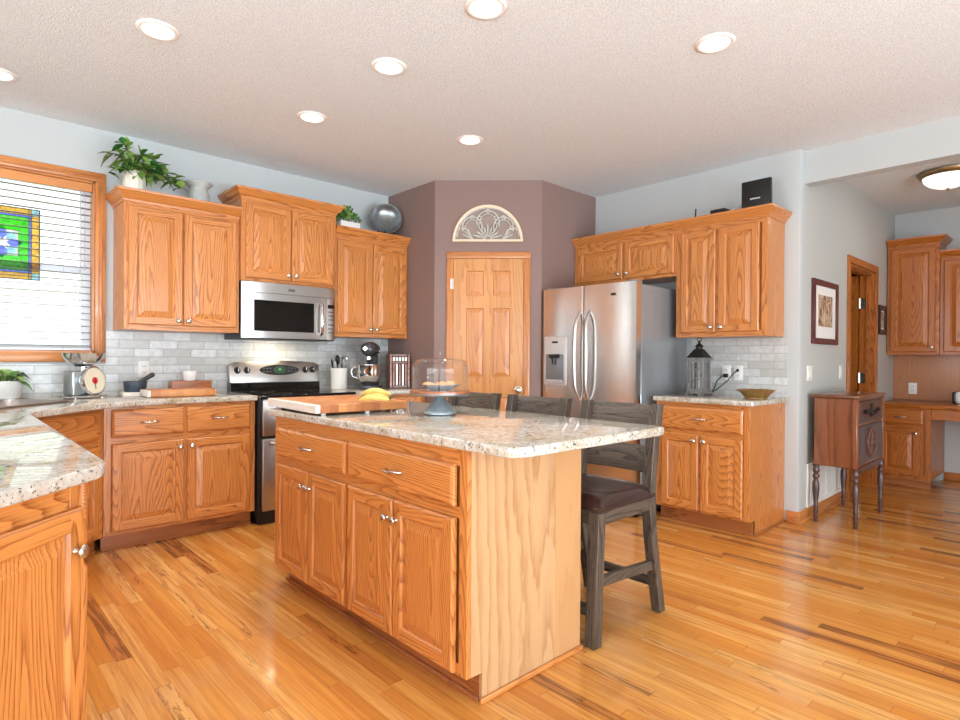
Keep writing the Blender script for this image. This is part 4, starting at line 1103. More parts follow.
outlet((4.835, YC, 1.10), 0, 'white double light switch below the framed picture in the hall', 'switch', 2)
outlet((5.595, YC, 1.10), 0, 'white light switch beside the hall door casing', 'switch', 1)
vt = thing('return_air_vent', 'large white return air grille low on the hall wall behind the antique cabinet', 'vent', (5.22, YC, .255))
m = MB()
for a in ((-.43, .43, .135, .165), (-.43, .43, -.165, -.135), (-.43, -.40, -.135, .135), (.40, .43, -.135, .135)): m.box(a[0], a[1], -.014, 0, a[2], a[3], 0, bv=.003)
m.build('frame', whitepl, vt)
m = MB()
for k in range(22):
    x = -.39 + .78 * k / 21; m.box(x - .008, x + .008, -.010, -.002, -.136, .136)
for k in (-.2, 0, .2): m.box(k - .012, k + .012, -.012, -.002, -.136, .136)
m.build('grille', whitepl, vt, 0)
m = MB(); m.box(-.40, .40, -.002, -.0005, -.136, .136); m.build('duct_opening', plain('duct_grey', lin(112, 118, 124), .7), vt, 0)

def mk_print():
    t = NT('picture_print'); c = t.obj()
    a = t.noise(t.scaled(c, (14.0, 14.0, 9.0)), 1.0, 4.0, .7, .8)
    return t.bsdf(t.ramp(a, [(.36, lin(60, 42, 36)), (.46, lin(150, 112, 88)), (.54, lin(214, 190, 160)), (.64, lin(120, 80, 60))]), .6)
pr = mk_print()
def picture(name, loc, w, h, lb, border=.035, matw=.075, fm=None, art=None):
    r = thing(name, lb, 'picture', loc)
    m = MB()
    for a in ((-w / 2, w / 2, h / 2 - border, h / 2), (-w / 2, w / 2, -h / 2, -h / 2 + border), (-w / 2, -w / 2 + border, -h / 2 + border, h / 2 - border), (w / 2 - border, w / 2, -h / 2 + border, h / 2 - border)): m.box(a[0], a[1], -.022, 0, a[2], a[3], 0, bv=.003)
    m.build('frame', fm or frameM, r)
    m = MB(); m.box(-w / 2 + border, w / 2 - border, -.010, 0, -h / 2 + border, h / 2 - border); m.build('mat_board', matM, r, 0)
    m = MB(); m.box(-w / 2 + border + matw, w / 2 - border - matw, -.012, -.009, -h / 2 + border + matw * 1.1, h / 2 - border - matw * .8); m.build('print', art or pr, r, 0)
    return r
picture('framed_picture', (5.165, YC, 1.575), .60, .50, 'framed print with wide white mat on the hall wall above the antique cabinet', .046, .085)
picture('framed_picture', (6.90, YC, 1.605), .26, .29, 'small dark framed picture between the hall door and nook cabinets', .05, .02, black)

# carved half-round plaque over the pantry door
fp = thing('half_round_plaque', 'cream half-round openwork plaque hanging above the pantry door', 'wall decor', (P1.x + .462 * cos(-pi / 4), P1.y + .462 * sin(-pi / 4), 2.206), -pi / 4)
PR, PH = .305, .318
creamw = plain('cream_wood', lin(226, 208, 178), .5, mott=.06); fretm = plain('pale_fretwork', lin(206, 200, 192), .5, mott=.08)
def arc_pts(cx, cz, rx, rz, a0, a1, n=24, y=-.012): return [(cx + rx * cos(radians(a0 + (a1 - a0) * k / n)), y, cz + rz * sin(radians(a0 + (a1 - a0) * k / n))) for k in range(n + 1)]
m = MB(); pts = [(PR * cos(pi * k / 40), PH * sin(pi * k / 40)) for k in range(41)]
ins_ = [((PR - .022) * cos(pi * k / 40), max(.018, (PH - .022) * sin(pi * k / 40))) for k in range(41)]
for k in range(40):
    a, b, c_, d_ = pts[k], pts[k + 1], ins_[k + 1], ins_[k]
    m.add([(a[0], -.024, a[1]), (b[0], -.024, b[1]), (c_[0], -.020, c_[1]), (d_[0], -.020, d_[1]), (a[0], -.001, a[1]), (b[0], -.001, b[1]), (c_[0], -.001, c_[1]), (d_[0], -.001, d_[1])], [(0, 1, 2, 3), (0, 4, 5, 1), (3, 2, 6, 7)])
m.box(-PR, PR, -.024, -.001, 0, .020, 0, bv=.002); m.build('frame', creamw, fp, 30)
m = MB()
for cx, cz, r_ in ((0, .165, .098), (-.135, .125, .085), (.135, .125, .085)):
    m.tube(arc_pts(cx, cz, r_, r_ * 1.05, -20, 200), .0075, 6); m.tube(arc_pts(cx, cz, r_ * .72, r_ * .76, -10, 190), .005, 6)
    m.tube(arc_pts(cx, cz + r_ * 1.0, .016, .016, 0, 360, 12), .006, 6)
m.tube(arc_pts(0, .02, .268, .272, 4, 176, 36), .007, 6)
for cx in (-.215, .215): m.tube(arc_pts(cx, .045, .055, .075, 0, 180), .006, 6)
for cx, cz in ((-.070, .205), (.070, .205), (-.205, .12), (.205, .12)): m.tube(arc_pts(cx, cz, .015, .015, 0, 360, 12), .006, 6)
for k in range(9):
    a = radians(16 + 18.5 * k); L1 = .115 if k % 2 else .135
    m.tube([(.03 * cos(a), -.012, .022 + .03 * sin(a)), (.085 * cos(a), -.012, .022 + .085 * sin(a)), (L1 * cos(a), -.012, .022 + L1 * sin(a))], [.004, .009, .003], 6)
for sx in (-1, 1):
    for k in range(3):
        a = radians(22 + 20 * k); m.tube([(sx * .12 + sx * .02 * cos(a), -.012, .025), (sx * .13 + sx * .09 * cos(a), -.012, .03 + .09 * sin(a))], .005, 6)
m.tube(arc_pts(0, .02, .030, .030, 0, 180, 14), .008, 6)
m.build('fretwork', fretm, fp, 60)
m = MB(); m.prism([(x, z) for x, z in ins_], 0, .002, 0, M=Matrix.Translation((0, -.001, 0)) @ ROTF); m.build('backing', plain('taupe_backing', lin(150, 134, 124), .7), fp, 0)

# ------------------------------------------------------------------ plants
def leaf_add(m, base, d, L_, w_, droop=.3, mi=0, fold=.15):
    d = Vector(d).normalized(); up = Vector((0, 0, 1)); side = d.cross(up)
    side = side.normalized() if side.length > .05 else Vector((1, 0, 0)); nrm = side.cross(d).normalized()
    P_ = Vector(base); n_ = 6; ws = [.05, .62, .98, .92, .66, .30, 0.0]
    vs, fs = [], []
    for k in range(n_ + 1):
        a = k / n_; c_ = P_ + d * (L_ * a) - Vector((0, 0, droop * L_ * a * a)); wk = w_ * ws[k] / 2
        vs += [c_ - side * wk + nrm * (fold * wk), c_, c_ + side * wk + nrm * (fold * wk)]
    for k in range(n_):
        a = k * 3; fs += [(a, a + 1, a + 4, a + 3), (a + 1, a + 2, a + 5, a + 4)]
    m.add(vs, fs, mi)
iv = thing('ivy_plant', 'trailing green ivy in a pale ribbed pot on the cabinet beside the window', 'plant', (.985, 4.485, 2.221))
m = MB(); n_ = 40; prof = [(.045, 0), (.060, .05), (.068, .11), (.069, .16), (.062, .205), (.058, .218), (.052, .215), (.050, .18), (0, .18)]
m.lathe(prof, n=n_)
for v in m.bm.verts:
    r_ = sqrt(v.co.x ** 2 + v.co.y ** 2)
    if r_ > .045: k = 1 + .025 * cos(12 * math.atan2(v.co.y, v.co.x)); v.co.x *= k; v.co.y *= k
m.build('pot', cream, iv, 60)
rn = random.Random(11)
ms = MB(); mf = MB()
vines = [((-.10, -.02), .16, -.02), ((-.10, -.10), .13, .06), ((.10, -.10), .20, -.03), ((.16, -.04), .24, .02), ((.22, -.05), .27, -.04), ((.05, -.13), .14, .0), ((-.03, .02), .10, .16), ((.06, .0), .12, .14), ((.14, .04), .2, .10), ((.19, -.08), .28, -.05), ((-.06, -.05), .10, .18), ((.02, -.08), .10, .12), ((-.12, -.04), .17, .10)]
for (dx, dy), ln, dz in vines:
    p0 = Vector((0, 0, .19)); p3 = Vector((dx, dy, 0)).normalized() * ln + Vector((0, 0, .19 + dz)); p1 = p0.lerp(p3, .35) + Vector((0, 0, .11)); pts = []
    for k in range(7):
        a = k / 6; pts.append((1 - a) ** 2 * p0 + 2 * a * (1 - a) * p1 + a * a * p3)
    ms.tube(pts, .003, 6)
    for k in range(1, 7):
        for q_ in range(3):
            dd = Vector((rn.uniform(-1, 1), rn.uniform(-1, .5), rn.uniform(-.5, .7)))
            leaf_add(mf, pts[k], dd, rn.uniform(.065, .105), rn.uniform(.040, .060), rn.uniform(.1, .6), rn.choice((0, 1, 1, 2)))
ms.build('stems', stemM, iv); tag(mf.build('foliage', [leafD, leafL, leafM], iv, 60, fix=False))
ur = thing('fluted_urn', 'grey fluted urn with flared lip on the cabinet beside the ivy', 'urn', (1.402, 4.50, 2.221))
m = MB(); m.lathe([(.05, 0), (.062, .0), (.066, .02), (.070, .06), (.072, .13), (.066, .165), (.060, .175), (.060, .19), (.070, .205), (.088, .222), (.092, .230), (.088, .236), (.072, .232), (.052, .215), (.05, .1), (0, .1)], n=64)
for v in m.bm.verts:
    if .015 < v.co.z < .17:
        k = 1 + .022 * cos(16 * math.atan2(v.co.y, v.co.x)); v.co.x *= k; v.co.y *= k
m.build('body', fluted, ur, 60)
sc_ = thing('succulent_planter', 'bushy green succulent in a white box on the cabinet next to the metal bowl', 'plant', (2.615, 4.50, 2.221))
m = MB(); m.box(-.095, .095, -.065, .065, 0, .145, 0, bv=.006, seg=2); m.build('planter_box', whitepl, sc_)
m = MB()
for k in range(260):
    a = rn.uniform(0, 2 * pi); rr_ = rn.random() ** .5; b = (rr_ * .115 * cos(a), rr_ * .085 * sin(a), .150 + .125 * (1 - rr_ ** 2) * rn.uniform(.45, 1.0))
    leaf_add(m, b, (cos(a) * rr_ + rn.uniform(-.4, .4), sin(a) * rr_ + rn.uniform(-.4, .4), rn.uniform(.4, 1.1)), rn.uniform(.03, .045), rn.uniform(.018, .026), .1, rn.choice((0, 1, 2)), .4)
m.build('foliage', [leafM, leafL, leafD], sc_, 60, fix=False)
db = thing('metal_bowl', 'round grey metal bowl leaning upright on the cabinet beside the pantry wall', 'bowl', (3.015, 4.50, 2.221))
TB = Matrix.Translation((0, -.01, .248)) @ Matrix.Rotation(radians(-27), 4, 'Z') @ Matrix.Rotation(radians(78), 4, 'X')
m = MB(); m.lathe([(.140, .0), (.146, .003), (.144, .008), (.136, .006), (.125, -.02), (.10, -.045), (.06, -.060), (0, -.066), (0, -.063), (.06, -.057), (.098, -.042), (.122, -.018), (.134, .002), (.140, .0)], n=48, M=TB); m.build('bowl', galv, db, 50)
m = MB(); m.box(-.07, .07, -.05, .045, 0, .012, 0, bv=.002)
for sx in (-1, 1): m.tube([(sx * .05, .04, .006), (sx * .045, .05, .14)], .005, 8); m.tube([(sx * .05, -.045, .008), (sx * .05, -.055, .10), (sx * .05, -.070, .112)], .006, 8)
m.build('plate_stand', darkmetal, db)
bp = thing('potted_plant', 'small green leafy plant in a white pot on the counter under the window', 'plant', (.335, 4.615, ZC))
m = MB(); m.lathe([(0, 0), (.058, 0), (.062, .006), (.074, .105), (.078, .112), (.072, .115), (.066, .10), (0, .10)], n=36); m.build('pot', white, bp, 50)
m = MB(); m.lathe([(0, 0), (.072, 0), (.080, .006), (.076, .009), (0, .007)], n=36); m.build('saucer', greypot, bp, 50)
m = MB(); ms = MB()
for k in range(26):
    a = rn.uniform(0, 2 * pi); el = rn.uniform(.1, 1.2)
    b = Vector((.03 * cos(a), .03 * sin(a), .10 + .07 * el * rn.random()))
    ms.tube([(0, 0, .09), tuple(b)], .002, 5)
    leaf_add(m, b, (cos(a), sin(a), el + .35), rn.uniform(.10, .15), rn.uniform(.055, .075), rn.uniform(.5, 1.1), rn.choice((0, 0, 1)))
m.build('foliage', [leafM, leafL], bp, 60, fix=False); ms.build('stems', stemM, bp)

# ------------------------------------------------------------------ left counter things
ks = thing('kitchen_scale', 'chrome retro kitchen scale with bowl and cream dial with red centre', 'scale', (.700, 4.47, ZC), radians(24))
m = MB(); m.box(-.115, .105, -.085, .085, .006, .020, 0, bv=.006, seg=2)
for sx in (-.09, .08):
    for sy in (-.065, .065): m.lathe([(.012, 0), (.012, .008), (0, .008)], c=(sx, sy, 0), n=10)
m.build('base', chrome, ks)
m = MB(); m.box(-.085, .06, -.03, .07, .02, .175, 0, bv=.012, seg=3); m.build('body', plain('scale_steel', lin(176, 182, 184), .28, .8), ks)
TD = Matrix.Translation((.035, -.046, .112)) @ Matrix.Rotation(radians(14), 4, 'Z') @ Matrix.Rotation(radians(84), 4, 'X')
m = MB(); m.lathe([(0, -.03), (.080, -.03), (.092, -.02), (.096, 0), (.094, .010), (.086, .014), (.084, .008), (0, .008)], n=40, M=TD); dl = m.build('dial_case', chrome, ks, 50)
m = MB(); m.lathe([(0, .0095), (.083, .0095), (.083, .008)], n=40, M=TD); m.build('dial_face', dialM, dl, 50)
m = MB(); m.lathe([(.022, .0105), (.022, .0115), (0, .0118)], n=24, M=TD); m.build('dial_centre', redM, dl, 50)
m = MB(); m.box(-.002, .002, -.055, .012, .012, .014, 0, M=TD); m.build('needle', black, dl)
m = MB(); m.tube([(0, 0, .17), (0, 0, .205)], .022, 14); m.lathe([(0, .200), (.05, .202), (.055, .207), (0, .207)], n=24); m.build('bowl_support', chrome, ks, 50)
m = MB(); m.lathe([(0, .207), (.045, .208), (.085, .228), (.112, .262), (.122, .288), (.119, .289), (.108, .263), (.082, .232), (.043, .212), (0, .211)], n=40); m.build('bowl', chrome, ks, 60)
mo = thing('mortar_and_pestle', 'dark blue-grey mortar with its pestle on a pale wood board', 'mortar', (1.005, 4.52, ZC))
m = MB(); m.box(-.09, .085, -.08, .06, 0, .028, 0, bv=.005); m.build('board', boardlight, mo)
m = MB(); m.lathe([(0, .028), (.062, .028), (.066, .034), (.072, .095), (.072, .100), (.064, .100), (.055, .05), (0, .045)], n=36); m.build('mortar', mortarM, mo, 50)
m = MB(); m.tube([(-.015, -.01, .056), (.03, -.006, .098), (.105, .0, .142)], [.022, .014, .016], 12); m.ball((.105, 0, .142), .016); m.build('pestle', plain('pestle_dark', lin(48, 48, 52), .35), mo, 50)
cb = thing('cutting_board', 'thick end-grain cutting board on the left counter in front of the mortar', 'cutting board', (1.222, 4.31, ZC), radians(-2))
m = MB(); m.box(-.192, .192, -.115, .12, .002, .050, 0, bv=.010, seg=3); m.build('block', butcher, cb)
m = MB(); m.box(-.214, -.190, -.113, .118, .004, .048, 0, bv=.008, seg=3); m.box(.190, .214, -.113, .118, .004, .048, 1, bv=.008, seg=3); m.build('end_cap', [boardlight, butcher], cb)
wr = thing('wooden_riser', 'narrow brown wooden block behind the cutting board carrying a white ramekin', 'riser', (1.375, 4.575, ZC))
m = MB(); m.box(-.140, .135, -.05, .05, 0, .095, 0, bv=.006, seg=2); m.build('block', woodbrown, wr)
rk = thing('ramekin', 'small white ceramic ramekin standing on the brown wooden block', 'ramekin', (1.365, 4.56, ZC + .095))
m = MB(); m.lathe([(0, 0), (.038, 0), (.044, .005), (.049, .066), (.049, .071), (.044, .071), (.040, .010), (0, .009)], n=36); m.build('bowl', white, rk, 50)

# right of the range
cr = thing('utensil_crock', 'white ceramic crock full of cooking utensils right of the range', 'crock', (2.560, 4.52, ZC))
m = MB(); m.lathe([(0, 0), (.064, 0), (.068, .006), (.072, .172), (.074, .180), (.068, .182), (.064, .165), (.060, .01), (0, .01)], n=36); m.build('crock', white, cr, 50)
def utensil(name, lb, base, top, mat, head):
    r = thing(name, lb, 'utensil', (2.560, 4.52, ZC), 0, 'utensils in the white crock')
    m = MB(); m.tube([base, top], .006, 8); m.build('handle', mat, r)
    d = (Vector(top) - Vector(base)).normalized()
    T = Matrix.Translation(top) @ d.to_track_quat('Z', 'Y').to_matrix().to_4x4()
    m = MB(); head(m, T); m.build('head', mat, r, 50)
    return r
utensil('ladle', 'black ladle standing tallest in the white crock', (.0, .022, .02), (-.004, .022, .215), black, lambda m, T: m.ball((0, 0, .035), (.036, .016, .044), M=T))
utensil('cooking_spoon', 'black slotted spoon leaning left in the white crock', (-.02, .018, .02), (-.046, .030, .205), black, lambda m, T: m.ball((0, 0, .02), (.022, .008, .034), M=T))
utensil('spatula', 'grey spatula leaning far left over the crock rim', (-.025, -.015, .02), (-.052, -.026, .19), greyv, lambda m, T: m.box(-.016, .016, -.004, .004, 0, .05, 0, bv=.004, M=T))
utensil('turner', 'black thin-handled turner leaning right in the white crock', (.030, .025, .02), (.050, .032, .245), black, lambda m, T: m.box(-.012, .012, -.004, .004, 0, .035, 0, bv=.003, M=T))
def wh(m, T):
    for k in range(6):
        a = pi * k / 6; pts = []
        for j in range(13):
            b = j / 12.0; z_ = .085 * sin(pi * b); x_ = .030 * sin(2 * pi * b) * (1 if True else 0)
            w_ = .032 * sin(pi * b) ** .8 * (1 if b < .5 else -1) if b not in (0, .5, 1) else 0
            zz = .10 * (1 - abs(1 - 2 * b) ** 2)
            pts.append((w_ * cos(a), w_ * sin(a), zz) if b != .5 else (0, 0, .10))
        m.tube(pts, .0016, 5, M=T)
utensil('whisk', 'silver wire whisk standing in the white crock', (.015, -.018, .02), (.024, -.026, .185), chrome, wh)

mx = thing('stand_mixer', 'dark graphite stand mixer with steel bowl under the right wall cabinet', 'mixer', (2.815, 4.42, ZC), radians(-44))
m = MB(); m.prism([(.105 * cos(a), -.03 + .15 * sin(a)) for a in [2 * pi * k / 32 for k in range(32)]], 0, .032, 0, bv=.010, seg=3); m.build('base', mixergrey, mx)
m = MB(); m.tube([(0, .085, .02), (0, .088, .12), (0, .075, .20), (0, .06, .29)], [.060, .048, .046, .055], 20); m.build('column', mixergrey, mx, 50)
m = MB(); m.lathe([(0, -.165), (.030, -.163), (.050, -.150), (.062, -.12), (.070, -.05), (.074, .02), (.070, .09), (.055, .14), (.03, .16), (0, .165)], n=28, M=Matrix.Translation((0, -.01, .345)) @ Matrix.Rotation(-pi / 2, 4, 'X') @ Matrix.Diagonal((1, .92, 1, 1))); hd = m.build('head', mixergrey, mx, 60)
m = MB(); m.lathe([(.064, -.10), (.0745, -.05), (.0775, .02), (.074, .09), (.0735, .09), (.077, .02), (.074, -.05), (.0635, -.10)], n=28, M=Matrix.Translation((0, -.01, .332)) @ Matrix.Rotation(-pi / 2, 4, 'X') @ Matrix.Diagonal((1, .18, 1, 1))); m.build('trim_band', chrome, hd, 60)
m = MB(); m.prism([(.022 * cos(a), .022 * sin(a)) for a in [2 * pi * k / 4 for k in range(4)]], 0, .004, 0, bv=.001, M=Matrix.Translation((-.012, -.172, .350)) @ ROTF); m.build('emblem', chrome, hd)
m = MB(); m.tube([(0, -.09, .28), (0, -.09, .255)], .026, 14); m.build('hub', chrome, mx, 50)
m = MB(); m.lathe([(0, .035), (.05, .035), (.055, .045), (.075, .06), (.098, .10), (.104, .15), (.105, .205), (.108, .210), (.103, .21), (.10, .15), (.09, .1), (0, .06)], c=(0, -.08, 0), n=36); bw_ = m.build('mixing_bowl', chrome, mx, 60)
m = MB(); m.tube([(-.10, -.08, .19), (-.135, -.085, .185), (-.150, -.09, .15), (-.142, -.09, .11), (-.095, -.08, .09)], .007, 10); m.build('bowl_handle', chrome, bw_, 60)
for sx in (-1, 1):
    m = MB(); m.ball((sx * .075, .02, .33), (.012, .012, .012)); m.build('speed_knob', chrome, hd)
kr = thing('slatted_wood_rack', 'dark brown wooden rack with pale upright strips beside the stand mixer', 'rack', (3.075, 4.37, ZC), radians(-18)); kr.scale = (1.12, 1, 1.08)
m = MB(); m.box(-.085, .085, .02, .075, 0, .285, 0, bv=.004); m.box(-.085, -.062, -.05, .02, 0, .285, 0, bv=.004); m.box(.062, .085, -.05, .02, 0, .285, 0, bv=.004)
m.box(-.062, .062, -.05, .02, .262, .285, 0, bv=.003); m.box(-.062, .062, -.05, .02, 0, .02, 0, bv=.003); m.box(-.062, .062, -.048, .02, .205, .222, 0, bv=.003); m.build('case', rackwood, kr)
stripm = plain('pale_strip', lin(206, 200, 192), .3, .5)
for k in range(5):
    x = -.05 + .025 * k; m = MB(); m.box(x - .007, x + .007, -.052, -.036, .022, .203, 0, bv=.002); m.build('strip', stripm if k % 2 else woodbrown, kr)
    m = MB(); m.box(x - .008, x + .008, -.052, -.036, .225, .258, 0, bv=.002); m.build('strip', stripm, kr)
for sx in (-1, 1):
    for k in range(5):
        m = MB(); m.box(sx * .0735 - .009, sx * .0735 + .009, -.0535, -.049, .02 + .05 * k, .055 + .05 * k, 0, bv=.002); m.build('inlay', woodbrown, kr)

# ------------------------------------------------------------------ island things
bd = thing('cutting_board', 'large end-grain cutting board on small feet at the island corner', 'cutting board', (1.545, 2.755, ZC), radians(-3))
m = MB(); m.box(-.225, .250, -.300, .300, .012, .052, 0, bv=.003); m.build('block', butcher, bd)
m = MB(); m.box(-.250, -.225, -.300, .300, .012, .0518, 0, bv=.003); o_ = m.build('end_cap', boardlight, bd); o_['label'] = 'pale smooth end strip'
for sx in (-.20, .03, .22):
    for sy in (-.275, .275): m = MB(); m.lathe([(0, 0), (.011, 0), (.012, .003), (.012, .012), (0, .012)], c=(sx, sy, 0), n=14); m.build('foot', whitepl, bd)
bn = thing('banana_bunch', 'bunch of yellow bananas lying on the large island cutting board', 'bananas', (1.572, 2.435, ZC + .052), radians(-47)); bn.scale = (.80, .80, .80)
for k, (dy, dz, ln, arcz) in enumerate(((-.030, .018, .175, .020), (.010, .020, .185, .034), (.012, .050, .18, .030))):
    m = MB(); pts, rs = [], []
    for j in range(13):
        a = j / 12.0; x = -.085 + ln * a
        pts.append((x, dy - .030 * sin(pi * a) * (.6 if k == 0 else .9) + .02, dz + arcz * sin(pi * a) * .8)); rs.append(.004 + .0145 * min(1, sin(pi * min(max(a, .04), .97)) ** .55))
    m.tube(pts, rs, 10); b_ = m.build('banana', banana, bn, 60)
    m = MB(); m.ball(pts[0], .006); m.build('tip', bananatip, b_)
m = MB(); m.tube([(.088, .02, .026), (.105, .022, .036), (.118, .024, .046)], [.012, .009, .010], 8); m.build('stem', bananatip, bn, 50)
cs = thing('cake_stand', 'grey metal pedestal cake stand with wooden plate on the island', 'cake stand', (1.80, 2.205, ZC))
m = MB(); m.lathe([(0, 0), (.076, 0), (.080, .004), (.079, .014), (.070, .022), (.066, .030), (.045, .052), (.028, .075), (.022, .088), (.026, .094), (0, .094)], n=40); m.build('pedestal', zinc, cs, 50)
m = MB(); m.lathe([(0, .094), (.146, .094), (.150, .098), (.150, .104), (0, .104)], n=48); m.build('rim', galv, cs, 50)
m = MB(); m.lathe([(0, .104), (.148, .104), (.148, .114), (.145, .116), (0, .116)], n=48); m.build('plate', woodbrown, cs, 50)
gd = thing('glass_dome', 'clear glass dome with a round knob covering the cake stand', 'glass dome', (1.80, 2.205, ZC + .1165))
m = MB(); R_ = .136
prof = [(R_, 0), (R_ + .002, .002), (R_, .004), (R_, .105), (R_ - .004, .125), (R_ - .014, .141), (R_ - .034, .151), (.06, .158), (.02, .161), (.012, .163), (.010, .170)]
m.lathe(prof, n=56); m.lathe([(r_ - .0028 if r_ > .02 else r_ * .2, z_ if z_ < .004 else z_ - .0028) for r_, z_ in prof[:-2]] + [(0, .1575)], n=56); m.build('cover', domeglass, gd, 60)
m = MB(); m.ball((0, 0, .182), (.016, .016, .014), n=20); m.build('knob', domeglass, gd, 60)
pt = thing('dessert_plate', 'small blue-grey plate under the glass dome on the cake stand', 'plate', (1.80, 2.205, ZC + .1165))
m = MB(); m.lathe([(0, 0), (.045, 0), (.05, .003), (.075, .014), (.098, .026), (.100, .028), (.097, .029), (.073, .018), (.048, .007), (0, .006)], n=40); m.build('dish', plain('blue_grey_glaze', lin(120, 136, 146), .25), pt, 50)
ck0 = None
for k, (x, y, z) in enumerate(((-.052, -.012, .016), (.012, -.030, .016), (.040, .020, .018))):
    c_ = thing('cookie', ('golden cookie on the plate under the dome, the one closest to the bananas', 'golden cookie in the middle of the plate under the glass dome', 'golden cookie under the dome, the one closest to the bar stools')[k], 'cookie', (1.80 + x * .9 + y * .3, 2.205 - x * .6, ZC + .1165 + z), k * 1.3, 'cookies under the glass dome')
    m = MB(); m.lathe([(0, 0), (.026, 0), (.031, .006), (.029, .013), (.020, .021), (0, .025)], n=20)
    for v in m.bm.verts: v.co.z += .003 * sin(v.co.x * 230 + k) * cos(v.co.y * 190); 
    m.build('cookie_dough', cookieM, c_, 60)

# ------------------------------------------------------------------ right counter and cabinet-top things
ln_ = thing('lantern', 'greywashed wooden lantern with black metal roof on the counter by the refrigerator', 'lantern', (4.33, 2.140, ZC), radians(-90)); ln_.scale = (.84, .84, .91)
m = MB(); m.box(-.088, .088, -.088, .088, .012, .035, 0, bv=.003)
for sx in (-1, 1):
    for sy in (-1, 1): m.box(sx * .072 - .016, sx * .072 + .016, sy * .072 - .016, sy * .072 + .016, 0, .013)
m.build('base', greywash, ln_)
for sx in (-1, 1):
    for sy in (-1, 1): m = MB(); m.box(sx * .066 - .009, sx * .066 + .009, sy * .066 - .009, sy * .066 + .009, .035, .300, 0, bv=.001); m.build('post', greywash, ln_)
m = MB(); m.box(-.088, .088, -.088, .088, .300, .318, 0, bv=.003); m.build('top_board', greywash, ln_)
for a in range(4):
    T = Matrix.Rotation(a * pi / 2, 4, 'Z')
    m = MB()
    for z0, z1 in ((.035, .055), (.28, .30), (.13, .142), (.215, .225)): m.box(-.057, .057, -.071, -.061, z0, z1, 0, M=T)
    for x in (-.05, -.018, .018, .05): m.box(x - .005, x + .005, -.0715, -.0605, .05, .285, 0, M=T)
    f_ = m.build('window_frame', greywash, ln_, 0)
    m = MB(); m.box(-.056, .056, -.065, -.064, .05, .285, 0, M=T); m.build('pane', glass, f_, 0)
m = MB(); m.lathe([(.112, .318), (.114, .322), (.045, .392), (.040, .392), (.106, .320)], n=4, M=Matrix.Rotation(pi / 4, 4, 'Z')); m.build('roof', darkmetal, ln_, 20)
m = MB(); m.lathe([(.030, .388), (.030, .410), (.045, .412), (.012, .440), (.010, .450), (.014, .456), (0, .468)], n=16); m.build('roof_cap', darkmetal, ln_, 50)
m = MB(); m.tube([(0, 0, .45), (.02, 0, .465), (.02, 0, .485), (0, 0, .495), (-.02, 0, .485), (-.02, 0, .465), (0, 0, .45)], .003, 8); m.build('ring', darkmetal, ln_)
m = MB(); m.lathe([(0, .036), (.030, .036), (.030, .15), (.026, .153), (0, .15)], n=20); o_ = m.build('candle', white, ln_, 50)
m = MB(); m.box(.054, .062, -.080, -.070, .16, .18, 0, bv=.002); m.build('latch', darkmetal, ln_)
bo = thing('brass_bowl', 'wide aged brass bowl near the front corner of the right counter', 'bowl', (4.24, 1.675, ZC))
m = MB(); m.lathe([(0, 0), (.072, 0), (.076, .004), (.074, .010), (.095, .035), (.118, .056), (.128, .060), (.130, .064), (.124, .066), (.108, .056), (.08, .02), (0, .014)], n=44); m.build('bowl', brass, bo, 50)
pl_ = thing('power_cord', 'black cord lying by the lantern and plugged into the tile outlets', 'cord', (0, 0, 0))
m = MB(); m.tube([(XB - .03, 1.955, 1.115), (4.56, 1.97, 1.095), (4.53, 2.01, 1.03), (4.48, 2.07, .965), (4.44, 2.10, .935), (4.43, 2.105, ZC + .006), (4.45, 2.14, ZC + .006)], .0045, 8); m.build('cord', black, pl_, 60)
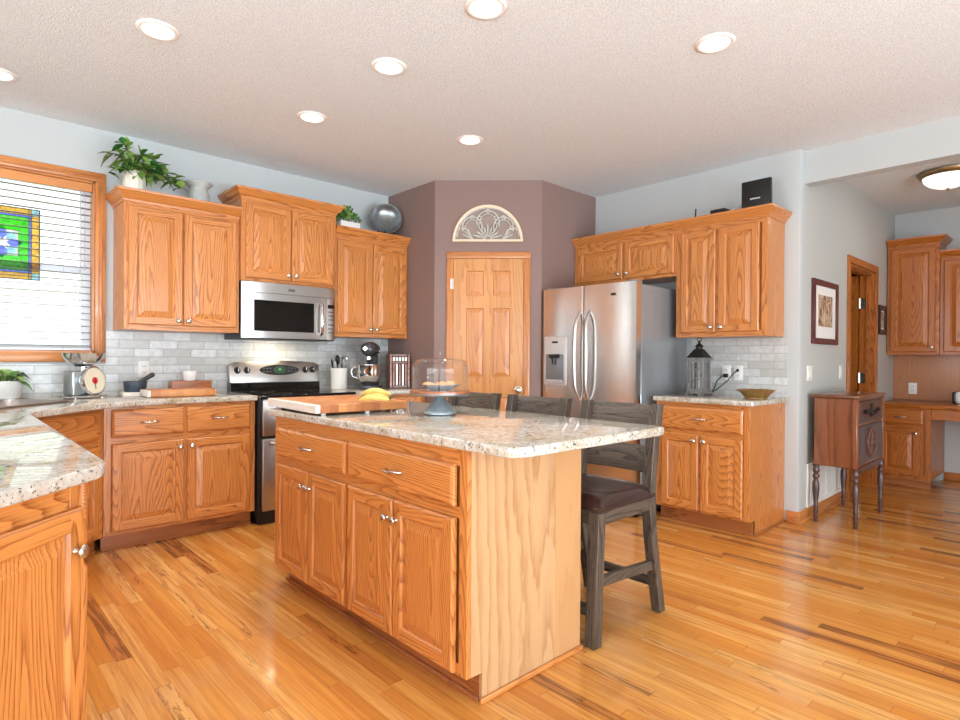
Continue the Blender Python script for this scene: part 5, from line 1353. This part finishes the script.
m = MB(); m.tube([(XB - .035, 2.050, 1.073), (4.55, 2.06, 1.07), (4.515, 2.085, 1.03), (4.49, 2.095, .965), (4.44, 2.10, .933)], .0045, 8); m.build('cord', black, pl_, 60)
m = MB(); m.box(XB - .045, XB - .0186, 2.028, 2.068, 1.058, 1.088, 0, bv=.005); m.build('plug', black, pl_)
m = MB(); m.box(XB - .035, XB - .0186, 1.945, 1.965, 1.105, 1.127, 0, bv=.004); m.build('plug', black, pl_)
rt = thing('wireless_router', 'square black router standing upright on the right wall cabinet', 'router', (4.39, 1.74, 2.221), -R90)
m = MB(); m.box(-.104, .104, -.018, .018, .012, .292, 0, bv=.005, seg=2); m.build('case', black, rt)
m = MB(); m.box(-.06, .06, -.04, .04, 0, .014, 0, bv=.003); m.build('foot', black, rt)
m = MB()
for k in range(7): m.box(-.040 + .0105 * k, -.032 + .0105 * k, -.0192, -.0178, .152, .162)
m.build('logo_lettering', plain('logo_white', lin(210, 210, 210), .5), rt, 0)
md = thing('network_box', 'small flat black box lying on the right wall cabinet behind its crown', 'network box', (4.42, 2.02, 2.221), -R90)
m = MB(); m.box(-.062, .055, -.05, .05, 0, .130, 0, bv=.004); m.build('case', black, md)
m = MB(); m.tube([(-.20, 0, .0), (-.205, 0, .10), (-.202, 0, .175)], .006, 8); m.tube([(-.25, .0, .012), (-.20, 0, .02), (-.12, 0, .03), (-.06, 0, .05)], .006, 8); m.build('antenna_cable', black, md)
wc = thing('white_cable', 'thin white cable running up behind the black router', 'cable', (0, 0, 0))
m = MB(); m.tube([(4.50, 2.10, 2.225), (4.50, 2.05, 2.32), (4.48, 1.97, 2.345), (4.45, 1.88, 2.375), (4.425, 1.86, 2.385)], .0045, 8); m.build('cable', whitepl, wc, 60)
tx = thing('desk_box', 'white rounded box with dark edge on the nook desk, at the right edge', 'box', (7.18, .87, .794))
m = MB(); m.box(-.10, .10, -.14, .095, 0, .115, 0, bv=.03, seg=4); m.build('case', whitepl, tx)
m = MB(); m.box(-.098, .098, .085, .112, 0, .112, 0, bv=.012, seg=3); m.build('dark_edge', black, tx)
